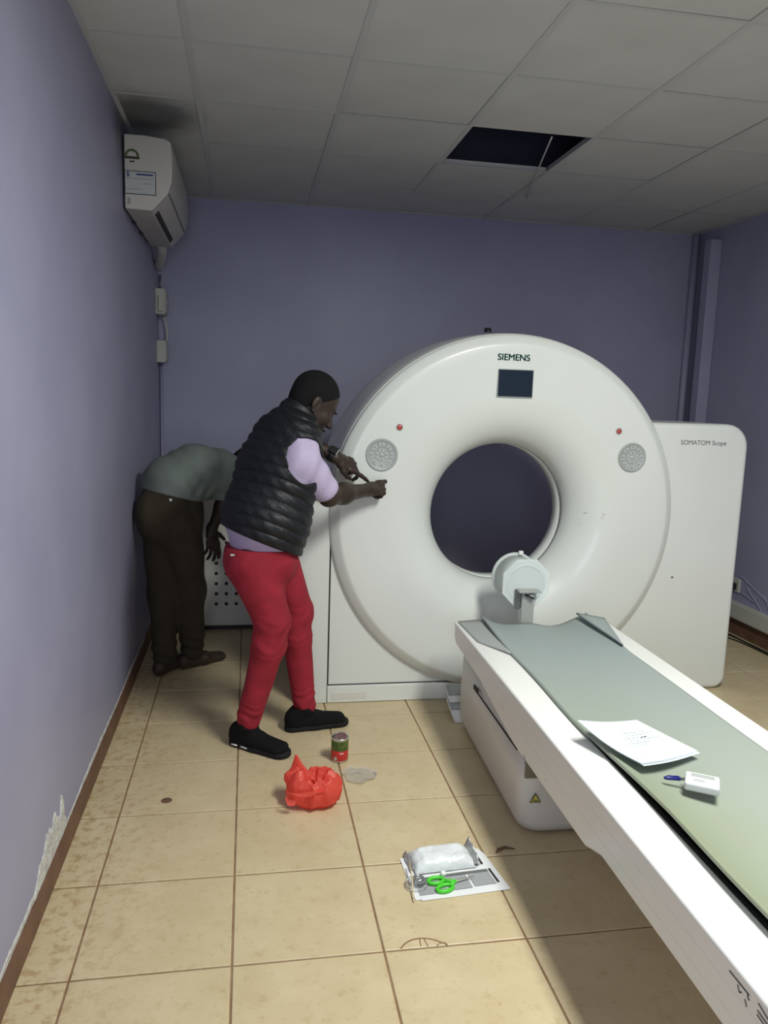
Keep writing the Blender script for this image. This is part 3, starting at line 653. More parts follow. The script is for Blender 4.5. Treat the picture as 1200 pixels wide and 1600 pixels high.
# perforated cabinet behind the men
cb = empty('perforated_cabinet', (0.56, 3.60, 0)); tag(cb, 'pale grey equipment cabinet with rows of round vent holes behind the two men', 'cabinet')
box('body', (-0.45, -0.24, 0.03), (0.40, 0.26, 1.02), 'cream', cb, bevel=0.012)
box('plinth', (-0.38, -0.21, 0.0), (0.38, 0.24, 0.035), 'black', cb)
hole_me = None
for i in range(9):
    for j in range(7):
        bm = lathe_bm([(0.0115, 0.001), (0.0095, 0.0016), (0.0085, 0.0004), (0, 0.0003)], 14)
        if hole_me is None: h = bm_obj('vent_hole', bm, 'seam', cb, smooth=True); hole_me = h.data
        else: bm.free(); h = bpy.data.objects.new('vent_hole', hole_me); link(h, cb)
        h.location = (-0.307+0.062*i, -0.2402, 0.175+0.0655*j); h.rotation_euler = RX
# ================================================================== SOFT BODIES (signed distance fields turned into meshes)
class Field:
    def __init__(s, lo, hi, h):
        s.lo = np.array(lo, np.float32); s.h = h; s.n = np.ceil((np.array(hi)-np.array(lo))/h).astype(int)+1
        s.f = np.full(tuple(s.n), 1.0, np.float32)
        s.ax = [s.lo[i]+h*np.arange(s.n[i], dtype=np.float32) for i in range(3)]
    def _sub(s, lo, hi, pad):
        a = np.maximum(0, np.floor((np.array(lo)-pad-s.lo)/s.h).astype(int)); b = np.minimum(s.n, np.ceil((np.array(hi)+pad-s.lo)/s.h).astype(int)+1)
        if (b <= a).any(): return None
        sl = tuple(slice(a[i], b[i]) for i in range(3))
        X, Y, Z = np.meshgrid(*[s.ax[i][sl[i]] for i in range(3)], indexing='ij', sparse=True)
        return sl, X, Y, Z
    def add(s, prim, k=0.02, op='u'):
        fn, lo, hi = prim; r = s._sub(lo, hi, k+0.03)
        if r is None: return
        sl, X, Y, Z = r; d = fn(X, Y, Z); a = s.f[sl]
        if op == 'u':
            h = np.clip(0.5+0.5*(a-d)/k, 0, 1); s.f[sl] = a*(1-h)+d*h-k*h*(1-h)
        elif op == 's':
            d = -d; h = np.clip(0.5-0.5*(a-d)/k, 0, 1); s.f[sl] = a*(1-h)+d*h+k*h*(1-h)
    def cut(s, p, n, k=0.006):     # keep the side opposite to n
        X, Y, Z = np.meshgrid(*s.ax, indexing='ij', sparse=True); n = np.array(n, float); n /= np.linalg.norm(n)
        d = (X-p[0])*n[0]+(Y-p[1])*n[1]+(Z-p[2])*n[2]; a = s.f
        h = np.clip(0.5-0.5*(a-d)/k, 0, 1); s.f = (a*(1-h)+d*h+k*h*(1-h)).astype(np.float32)
    def warp(s, fn):
        X, Y, Z = np.meshgrid(*s.ax, indexing='ij', sparse=True); s.f = (s.f+fn(X, Y, Z)).astype(np.float32)
    def mesh(s, name, m, parent, origin):
        f = s.f; g = f < 0; nx, ny, nz = f.shape
        cs = np.zeros((nx-1, ny-1, nz-1), np.uint8)
        for i in (0, 1):
            for j in (0, 1):
                for k in (0, 1): cs += g[i:nx-1+i, j:ny-1+j, k:nz-1+k]
        act = (cs > 0) & (cs < 8); I = np.argwhere(act); idx = np.full(act.shape, -1, np.int32); idx[act] = np.arange(len(I))
        acc = np.zeros((len(I), 3), np.float32); cnt = np.zeros(len(I), np.float32)
        cor = [(i, j, k) for i in (0, 1) for j in (0, 1) for k in (0, 1)]
        val = {c: f[I[:, 0]+c[0], I[:, 1]+c[1], I[:, 2]+c[2]] for c in cor}
        for c in cor:
            for a in range(3):
                if c[a]: continue
                d = list(c); d[a] = 1; d = tuple(d); va, vb = val[c], val[d]; msk = (va < 0) != (vb < 0)
                t = np.where(msk, va/np.where(msk, va-vb, 1), 0)
                for q in range(3): acc[:, q] += np.where(msk, c[q]+(t if q == a else 0), 0)
                cnt += msk
        P = (I+acc/cnt[:, None])*s.h+s.lo-np.array(origin, np.float32)
        quads = []
        for a in range(3):
            b, c = (a+1) % 3, (a+2) % 3
            sl0 = [slice(1, -1)]*3; sl0[a] = slice(0, -1); sl1 = [slice(1, -1)]*3; sl1[a] = slice(1, None)
            g0, g1 = g[tuple(sl0)], g[tuple(sl1)]; E = np.argwhere(g0 != g1)
            if not len(E): continue
            off = np.ones(3, int); off[a] = 0; E = E+off
            sgn = g[E[:, 0], E[:, 1], E[:, 2]]
            def cell(db, dc):
                q = E.copy(); q[:, b] += db; q[:, c] += dc; return idx[q[:, 0], q[:, 1], q[:, 2]]
            Q = np.stack([cell(-1, -1), cell(0, -1), cell(0, 0), cell(-1, 0)], 1); Q[~sgn] = Q[~sgn][:, ::-1]
            quads.append(Q)
        Q = np.concatenate(quads); Q = Q[(Q >= 0).all(1)]
        me = bpy.data.meshes.new(name); me.vertices.add(len(P)); me.vertices.foreach_set('co', P.astype(np.float32).ravel())
        me.loops.add(Q.size); me.loops.foreach_set('vertex_index', Q.ravel().astype(np.int32))
        me.polygons.add(len(Q)); me.polygons.foreach_set('loop_start', (np.arange(len(Q))*4).astype(np.int32))
        me.polygons.foreach_set('use_smooth', np.ones(len(Q), bool)); me.update(calc_edges=True); me.validate()
        me.materials.append(MT[m]); o = bpy.data.objects.new(name, me); link(o, parent); return o
def npv(p): return np.array(p, float)
def cap(a, b, ra, rb):
    a, b = npv(a), npv(b); d = b-a; L2 = d@d+1e-12; R = max(ra, rb)
    def fn(X, Y, Z):
        x, y, z = X-a[0], Y-a[1], Z-a[2]; t = np.clip((x*d[0]+y*d[1]+z*d[2])/L2, 0, 1)
        return np.sqrt((x-t*d[0])**2+(y-t*d[1])**2+(z-t*d[2])**2)-(ra+(rb-ra)*t)
    return fn, np.minimum(a, b)-R, np.maximum(a, b)+R
def ell(c, r, R=None):     # R rows = local axes in world
    c, r = npv(c), npv(r); R = np.eye(3) if R is None else np.array(R, float); m = r.max()
    def fn(X, Y, Z):
        x, y, z = X-c[0], Y-c[1], Z-c[2]
        q = [R[i, 0]*x+R[i, 1]*y+R[i, 2]*z for i in range(3)]
        k0 = np.sqrt((q[0]/r[0])**2+(q[1]/r[1])**2+(q[2]/r[2])**2); k1 = np.sqrt((q[0]/r[0]**2)**2+(q[1]/r[1]**2)**2+(q[2]/r[2]**2)**2)
        return k0*(k0-1)/(k1+1e-6)
    return fn, c-m, c+m
def ecap(a, b, side, ua, va, ub, vb):     # elliptical limb: half-width u along side, v across
    a, b = npv(a), npv(b); d = b-a; L = np.linalg.norm(d); w = d/L; s = npv(side); s = s-w*(s@w); s /= np.linalg.norm(s); t3 = np.cross(w, s); R = max(ua, va, ub, vb)
    def fn(X, Y, Z):
        x, y, z = X-a[0], Y-a[1], Z-a[2]; tt = x*w[0]+y*w[1]+z*w[2]; t = np.clip(tt/L, 0, 1)
        u = x*s[0]+y*s[1]+z*s[2]; v = x*t3[0]+y*t3[1]+z*t3[2]; e = tt-t*L
        ru = ua+(ub-ua)*t; rv = va+(vb-va)*t; mn = np.minimum(ru, rv)
        return (np.sqrt((u/ru)**2+(v/rv)**2+(e/mn)**2)-1)*mn
    return fn, np.minimum(a, b)-R, np.maximum(a, b)+R
def frame(az, pitch, roll=0):
    """rows: forward, left, up"""
    f = npv((math.cos(az)*math.cos(pitch), math.sin(az)*math.cos(pitch), math.sin(pitch))); l = npv((-math.sin(az), math.cos(az), 0)); u = np.cross(f, l)
    l2 = l*math.cos(roll)+u*math.sin(roll); u2 = np.cross(f, l2); return np.array([f, l2, u2])
def head_prims(c, R, q=1.0):
    T = lambda p: npv(c)+q*npv(p)@R
    ell = lambda c, r, R: globals()['ell'](c, npv(r)*q, R)
    out = [(ell(T((-0.012, 0, 0.036)), (0.100, 0.077, 0.094), R), 0.02), (ell(T((0.030, 0, -0.030)), (0.064, 0.062, 0.085), R), 0.03),
           (ecap(T((-0.005, 0, -0.060)), T((0.062, 0, -0.094)), R[1], 0.056, 0.034, 0.030, 0.024), 0.025),
           (ell(T((0.074, 0, -0.102)), (0.020, 0.024, 0.018), R), 0.02), (ell(T((0.080, 0, 0.018)), (0.014, 0.046, 0.012), R), 0.015),
           (cap(T((0.088, 0, 0.000)), T((0.112, 0, -0.036)), 0.008, 0.0125), 0.012)]
    for s in (-1, 1):
        out += [(ell(T((0.102, 0.013*s, -0.040)), (0.010, 0.009, 0.008), R), 0.006), (ell(T((0.058, 0.045*s, -0.028)), (0.026, 0.020, 0.022), R), 0.02),
                (ell(T((0.076, 0.030*s, -0.004)), (0.014, 0.017, 0.011), R), 0.006)]
        ea = R.copy()
        out += [(ell(T((-0.012, 0.079*s, -0.010)), (0.019, 0.008, 0.032), R), 0.006), (ell(T((-0.020, 0.086*s, -0.004)), (0.014, 0.005, 0.026), R), 0.004),
                (ell(T((-0.006, 0.080*s, -0.034)), (0.010, 0.006, 0.012), R), 0.005)]
    out += [(ell(T((0.094, 0, -0.066)), (0.013, 0.025, 0.0075), R), 0.005), (ell(T((0.091, 0, -0.079)), (0.012, 0.022, 0.0075), R), 0.005)]
    sub = [(ell(T((-0.004, 0.088*s, -0.010)), (0.008, 0.006, 0.018), R), 0.004) for s in (-1, 1)] + [(cap(T((0.100, -0.02, -0.0725)), T((0.100, 0.02, -0.0725)), 0.002, 0.002), 0.003)]
    return out, sub
def hand_prims(wr, R, fingers, thumb, s=1, sc_=1.0):
    """R rows: finger direction, towards the thumb, back of hand. fingers: 4 x (bend1, bend2, bend3, spread) index first; thumb: (out angle, bends)"""
    wr = npv(wr); T = lambda p: wr+(npv(p)*sc_)@R; out = []
    out.append((ecap(T((-0.02, 0, 0)), T((0.025, 0, 0)), R[1], 0.027*sc_, 0.020*sc_, 0.030*sc_, 0.018*sc_), 0.02))
    out.append((ecap(T((0.025, 0.002, 0)), T((0.075, 0.0, 0)), R[1], 0.032*sc_, 0.015*sc_, 0.038*sc_, 0.012*sc_), 0.015))
    out.append((ell(T((0.035, 0.020, -0.010)), (0.030*sc_, 0.018*sc_, 0.014*sc_), R), 0.012))
    base = [(0.088, 0.030, 0), (0.092, 0.010, 0.001), (0.088, -0.011, 0), (0.078, -0.030, -0.002)]
    lens = [(0.042, 0.025, 0.020), (0.046, 0.028, 0.021), (0.042, 0.026, 0.020), (0.033, 0.020, 0.017)]
    rad = [0.0100, 0.0101, 0.0095, 0.0084]
    for q in range(4):
        b1, b2, b3, sp = fingers[q]; p = npv(base[q]); ang = 0; pts = [p]
        for L, b in zip(lens[q], (b1, b2, b3)):
            ang += math.radians(b); d = npv((math.cos(ang)*math.cos(math.radians(sp)), math.cos(ang)*math.sin(math.radians(sp)), -math.sin(ang))); p = p+d*L; pts.append(p)
        out.append((cap(T(npv(base[q])-npv((0.018, 0, 0))), T(pts[0]), 0.0100*sc_, (rad[q]+0.0012)*sc_), 0.008))
        for a in range(3): out.append((cap(T(pts[a]), T(pts[a+1]), (rad[q]-0.0008*a+0.0006)*sc_, (rad[q]-0.0008*(a+1))*sc_), 0.0035))
    th = [npv(p) for p in thumb]
    for a in range(len(th)-1): out.append((cap(T(th[a]), T(th[a+1]), (0.0125-0.0015*a)*sc_, (0.0112-0.0015*a)*sc_), 0.007))
    return out
def build(name, m, parent, origin, lo, hi, h, prims, subs=(), cuts=(), warps=()):
    F = Field(lo, hi, h)
    for p, k in prims: F.add(p, k)
    for wf in warps: F.warp(wf)
    for p, k in subs: F.add(p, k, 's')
    for p, n in cuts: F.cut(p, n)
    return F.mesh(name, m, parent, origin)
def basis(x, back):
    """finger direction x and back-of-hand direction -> rows (x, thumb, back); thumb = back x x for a left/right choice made by the caller"""
    x = npv(x)/np.linalg.norm(x); b = npv(back); b = b-x*(b@x); b /= np.linalg.norm(b); return x, b

# ------------------------------------------------------------------ man in the black quilted vest
def man_vest():
    O = (0.50, 1.77, 0.0)
    e = empty('person', O); tag(e, 'man in a black quilted vest, lilac shirt and red trousers reaching towards the scanner ring', 'person')
    az = math.radians(28); Fd = npv((math.cos(az), math.sin(az), 0)); Rt = npv((math.sin(az), -math.cos(az), 0))
    pel, wai, che, upc, nek = map(npv, ((0.505, 1.77, 0.86), (0.520, 1.775, 0.98), (0.575, 1.81, 1.19), (0.605, 1.835, 1.31), (0.640, 1.86, 1.405)))
    hipR, kneR, ankR = npv((0.475, 1.695, 0.82)), npv((0.548, 1.67, 0.515)), npv((0.452, 1.69, 0.10))
    hipL, kneL, ankL = npv((0.560, 1.835, 0.82)), npv((0.662, 1.86, 0.495)), npv((0.704, 1.85, 0.10))
    shR, elR, wrR = npv((0.660, 1.690, 1.235)), npv((0.785, 1.770, 1.078)), npv((0.988, 1.985, 1.080))
    shL, elL, wrL = npv((0.600, 2.000, 1.300)), npv((0.700, 1.93, 1.20)), npv((0.835, 1.975, 1.228))
    shL = npv((0.585, 1.995, 1.290)); elL = npv((0.690, 2.02, 1.300)); 
    hc = npv((0.722, 1.885, 1.464)); HR = frame(math.radians(14), math.radians(-34))
    # ---- body, one continuous surface
    P = []
    P += [(ecap(pel, wai, Rt, 0.145, 0.10, 0.135, 0.105), 0.03), (ecap(wai, che, Rt, 0.135, 0.105, 0.165, 0.11), 0.03), (ecap(che, upc, Rt, 0.165, 0.11, 0.15, 0.085), 0.03),
          (ecap(upc, nek, Rt, 0.10, 0.07, 0.055, 0.055), 0.03), (cap(nek, hc+npv((-0.035, 0, -0.05))@HR, 0.056, 0.052), 0.03)]
    P += [(cap(upc+Rt*0.10, shR, 0.06, 0.052), 0.03), (cap(upc-Rt*0.10, shL, 0.06, 0.052), 0.03)]
    P += [(cap(shR, elR, 0.050, 0.041), 0.03), (cap(elR, elR*0.65+wrR*0.35, 0.042, 0.041), 0.03), (cap(elR*0.65+wrR*0.35, wrR, 0.041, 0.027), 0.04)]
    P += [(cap(shL, elL, 0.048, 0.038), 0.03), (cap(elL, wrL, 0.040, 0.026), 0.02)]
    for hp, kn, an, sd in ((hipR, kneR, ankR, 1), (hipL, kneL, ankL, -1)):
        P += [(cap(hp, kn, 0.082, 0.052), 0.03), (cap(kn, an, 0.050, 0.036), 0.03)]
    toeR, toeL = npv((0.556, 1.615, 0.03)), npv((0.860, 1.882, 0.03))
    P += [(cap(ankR+npv((-0.01, 0, -0.055)), toeR, 0.026, 0.018), 0.02), (cap(ankL+npv((-0.01, 0, -0.055)), toeL, 0.026, 0.018), 0.02)]
    hp_, hs_ = head_prims(hc, HR, 1.06); P += hp_
    # right hand: pinching at the ring cover, back of the hand to the right
    x, b = basis((0.80, 0.56, 0.06), (0.45, -0.62, 0.62)); thb = np.cross(b, x)*-1
    thb = np.cross(x, b)
    if thb[2] < 0: thb = -thb
    P += hand_prims(wrR+npv((0.006, 0.006, 0.0)), np.array([x, thb, b]),
                    [(10, 26, 18, 4), (50, 55, 30, 1), (72, 70, 40, -1), (80, 75, 40, -4)],
                    [(0.018, 0.022, -0.008), (0.050, 0.036, -0.022), (0.082, 0.034, -0.034), (0.108, 0.022, -0.040)], sc_=0.98)
    # left hand: back of the hand up, forefinger pointing down to the right hand
    x, b = basis((0.86, 0.30, -0.38), (0.22, -0.68, 0.62)); thb = np.cross(b, x)
    if thb[1] > 0 and False: thb = -thb
    P += hand_prims(wrL+npv((0.008, 0.004, -0.008)), np.array([x, -thb if (-thb)@npv((0.3, -0.2, -1)) > 0 else thb, b]),
                    [(4, 8, 6, 4), (34, 42, 22, 1), (45, 50, 25, -2), (30, 40, 20, -8)],
                    [(0.015, 0.024, -0.006), (0.042, 0.044, -0.014), (0.070, 0.052, -0.026), (0.092, 0.048, -0.034)], sc_=1.03)
    body = build('body', 'skin', e, O, (0.26, 1.48, -0.01), (1.15, 2.14, 1.64), 0.0036, P, hs_)
    # ---- hair: cropped cap over the skull
    T = lambda p: hc+1.06*npv(p)@HR
    F = Field(hc-0.17, hc+0.17, 0.003)
    F.add(ell(T((-0.014, 0, 0.037)), npv((0.1015, 0.0785, 0.0955))*1.06, HR), 0.01); F.add(ell(T((-0.045, 0, -0.02)), npv((0.056, 0.062, 0.066))*1.06, HR), 0.03)
    F.cut(T((0.080, 0, 0.02)), HR[0]*0.92+HR[2]*-0.35, 0.004); F.cut(T((0.0, 0, 0.000)), HR[0]*0.74-HR[2]*0.68, 0.004)
    F.mesh('hair', 'hair', e, O)
    F = Field(hc-0.14, hc+0.14, 0.003)
    for s in (-1, 1): F.add(ell(T((0.094, 0.028*s, 0.016)), (0.005, 0.017, 0.0035), HR), 0.003)
    F.mesh('eyebrows', 'hair', e, O)
    for s in (-1, 1):
        o = lathe('eye', [(0, 0.008), (0.005, 0.006), (0.008, 0), (0.005, -0.006), (0, -0.008)], 'eye', e, Vector(T((0.0835, 0.030*s, -0.004))-npv(O)), n=14)
        lathe('pupil', [(0, 0.004), (0.003, 0.003), (0.004, 0), (0.003, -0.003), (0, -0.004)], 'ink', o, Vector(npv((0.0055, 0, -0.001))@HR), n=12)
    # ---- lilac shirt: torso below the vest and the sleeves
    torso = lambda g: [(ecap(pel+npv((0.005, 0, -0.005)), wai, Rt, 0.170+g, 0.142+g, 0.185+g, 0.160+g), 0.04), (ecap(wai, che, Rt, 0.185+g, 0.160+g, 0.195+g, 0.142+g), 0.04),
                       (ecap(che, upc, Rt, 0.195+g, 0.142+g, 0.17+g, 0.115+g), 0.04), (ecap(upc, nek, Rt, 0.15+g, 0.10+g, 0.066+g, 0.066+g), 0.03)]
    def folds(k, amp, d, d2):
        def fn(X, Y, Z): return amp*np.sin(k*(X*d[0]+Y*d[1]+Z*d[2])+3*np.sin(9*(X*d2[0]+Y*d2[1]+Z*d2[2])))
        return fn
    slv = shR*0.26+elR*0.74
    S = torso(-0.006) + [(cap(upc+Rt*0.09, shR, 0.082, 0.078), 0.03), (cap(shR, slv, 0.076, 0.067), 0.02), (cap(upc-Rt*0.09, shL, 0.075, 0.07), 0.03), (cap(shL, shL*0.3+elL*0.7, 0.068, 0.058), 0.02)]
    ax = (elR-shR)/np.linalg.norm(elR-shR)
    build('shirt', 'lilac', e, O, (0.26, 1.52, 0.80), (0.92, 2.12, 1.46), 0.004, S, [(cap(slv+ax*0.02, slv+ax*0.2, 0.054, 0.056), 0.004), (ell(slv+ax*0.13+npv((0.05, 0, -0.03)), (0.10, 0.10, 0.10)), 0.006)],
          [(npv((0.5, 1.77, 0.852)), (-0.10, 0, -1))], [folds(60, 0.0030, (0.75, 0.2, -0.65), (1, 1, 0.4))])
    # the sleeve ends in a clean hem across the arm
    # ---- quilted vest
    up_ax = (nek-pel)/np.linalg.norm(nek-pel)
    def quilt(X, Y, Z):
        s = (X-pel[0])*up_ax[0]+(Y-pel[1])*up_ax[1]+(Z-pel[2])*up_ax[2]
        s = s+0.018*np.sin(((X-0.5)*Fd[0]+(Y-1.77)*Fd[1])*9)
        ph = np.abs(np.sin(PI*s/0.047)); return -0.0085*np.sqrt(ph)-0.0015*np.sin(X*120+Z*60)*ph
    subs = [(cap(shR-Rt*0.045, shR+Rt*0.16, 0.087, 0.10), 0.006), (cap(shL+Rt*0.045, shL-Rt*0.16, 0.085, 0.09), 0.006),
            (cap(nek+npv((0.01, 0, 0.00)), hc+npv((-0.03, 0, -0.03))@HR, 0.057, 0.075), 0.006)]
    VS = torso(0.010) + [(cap(upc+Rt*0.06, shR-Rt*0.03, 0.085, 0.070), 0.04), (cap(upc-Rt*0.06, shL+Rt*0.03, 0.085, 0.066), 0.04)]
    vest = build('vest', 'vest', e, O, (0.26, 1.52, 0.76), (0.86, 2.12, 1.50), 0.0038, VS, subs, [(npv((0.36, 1.77, 0.945)), (-0.40, -0.10, -1))], [quilt])
    # collar standing round the neck
    nd = npv((-0.035, 0, -0.05))@HR+hc-nek; nd /= np.linalg.norm(nd)
    C = [(ecap(nek-nd*0.03, nek+nd*0.035, Rt, 0.088, 0.082, 0.078, 0.078), 0.01), (ecap(nek-nd*0.03-npv((0, 0, 0.03))+Fd*0.02, nek+nd*0.01+Fd*0.03, Rt, 0.095, 0.08, 0.08, 0.075), 0.03)]
    build('vest_collar', 'vest', e, O, nek-0.16, nek+0.16, 0.0035, C, [(ecap(nek-nd*0.10, nek+nd*0.12, Rt, 0.066, 0.066, 0.068, 0.068), 0.006)], [(nek+nd*0.045, nd-Fd*0.0)])
    # side pocket zip on the vest
    # ---- trousers
    def creases(X, Y, Z):
        r = 0
        for kz, amp in ((0.50, 0.0022), (0.13, 0.0032)):
            r = r-amp*np.exp(-((Z-kz)/0.07)**2)*np.sin(Z*125+X*70+7*np.sin(X*17+Y*23)+3*np.sin(Z*31))
        return r - 0.0015*np.sin(X*38+Z*22+3*np.sin(Y*30)) + 0*Y
    TR = [(ecap(pel+npv((-0.0, 0, 0.0)), (hipR+hipL)/2+npv((0, 0, -0.02)), Rt, 0.172, 0.142, 0.165, 0.130), 0.03),
          (ell(pel+npv((-0.055, -0.045, -0.05)), (0.10, 0.10, 0.10)), 0.05),
          (cap(hipR+npv((-0.01, 0, -0.02)), kneR+npv((0.0, 0, 0.05)), 0.108, 0.076), 0.03), (cap(kneR+npv((0, 0, 0.05)), kneR-npv((0.012, 0, 0.06)), 0.076, 0.068), 0.02), (cap(kneR-npv((0.012, 0, 0.06)), ankR+npv((0, 0, 0.02)), 0.068, 0.050), 0.03),
          (cap(hipL+npv((0, 0, -0.02)), kneL+npv((0, 0, 0.05)), 0.100, 0.072), 0.03), (cap(kneL+npv((0, 0, 0.05)), kneL-npv((0, 0, 0.06)), 0.072, 0.066), 0.02), (cap(kneL-npv((0, 0, 0.06)), ankL+npv((0, 0, 0.02)), 0.064, 0.050), 0.03)]
    build('trousers', 'redcloth', e, O, (0.28, 1.48, 0.05), (0.86, 2.06, 0.95), 0.004, TR, (), [(npv((0.5, 1.77, 0.868)), (0.0, 0, 1)), (npv((0.5, 1.77, 0.078)), (0, 0, -1))], [creases])
    box('trouser_label', (-0.008, -0.001, -0.004), (0.008, 0.001, 0.004), 'key', e, loc=(0.385-O[0], 1.625-O[1], 0.853))
    # ---- shoes
    def shoe(an, toe, nm):
        d = npv((toe[0]-an[0], toe[1]-an[1], 0)); d /= np.linalg.norm(d); sd = npv((-d[1], d[0], 0)); h = npv((an[0], an[1], 0))-d*0.055
        tp = h+d*0.275; o_ = an-h; U = npv((0, 0, 1))
        S = [(ecap(h+U*0.040, h+d*0.10+U*0.040, sd, 0.037, 0.045, 0.041, 0.040), 0.02), (ecap(h+d*0.10+U*0.038, tp-d*0.055+U*0.030, sd, 0.042, 0.040, 0.047, 0.027), 0.02),
             (ecap(h+d*0.015+U*0.06, h+d*0.050+U*0.100, sd, 0.040, 0.048, 0.050, 0.050), 0.02)]
        lo = np.minimum(h, tp)-0.09; hi = np.maximum(h, tp)+0.09; lo[2] = -0.01; hi[2] = 0.17
        sh = build('shoe', 'shoe', e, O, lo, hi, 0.003, S, (), [(h+U*0.012, (0, 0, -1)), (h+U*0.105, (-0.25*d[0], -0.25*d[1], 1))])
        S = [(ecap(h+U*0.012, h+d*0.10+U*0.012, sd, 0.037, 0.06, 0.040, 0.06), 0.02), (ecap(h+d*0.10+U*0.012, tp-d*0.057+U*0.012, sd, 0.042, 0.06, 0.047, 0.06), 0.02)]
        so_ = build('sole', 'sole', sh, O, lo, hi, 0.003, S, (), [(h+U*0.0015, (0, 0, -1)), (h+U*0.024, (0, 0, 1))])
        if nm == 'r':
            for t0, t1 in ((-0.004, 0.026), (0.044, 0.090)): tube('sole_flash', [Vector(h+d*t_-sd*(0.0385+0.03*t_)+U*0.014-npv(O)) for t_ in (t0, t1)], 0.0032, 'news', sh, n=6)
        return sh
    s1 = shoe(ankR, toeR, 'r'); shoe(ankL, toeL, 'l')
    # ---- wrist watch
    d = (wrL-elL)/np.linalg.norm(wrL-elL); x, b = basis(d, (0.05, -0.65, 0.75)); sd = np.cross(b, x)
    Mx = Matrix(((sd[0], b[0], x[0]), (sd[1], b[1], x[1]), (sd[2], b[2], x[2]))).to_4x4()
    wq = wrL-d*0.022-npv(O)
    wt = lathe('watch_strap', [(0.0305, -0.010), (0.033, -0.010), (0.033, 0.010), (0.0305, 0.010)], 'black', e, n=32, closed=True)
    wt.matrix_local = Matrix.Translation(Vector(wq)) @ Mx
    box('watch_case', (-0.019, 0.028, -0.020), (0.019, 0.040, 0.020), 'black', wt, bevel=0.004)
    box('watch_band', (-0.020, 0.026, 0.0195), (0.020, 0.034, 0.0225), 'key', wt, bevel=0.001)
    return e
man_vest()

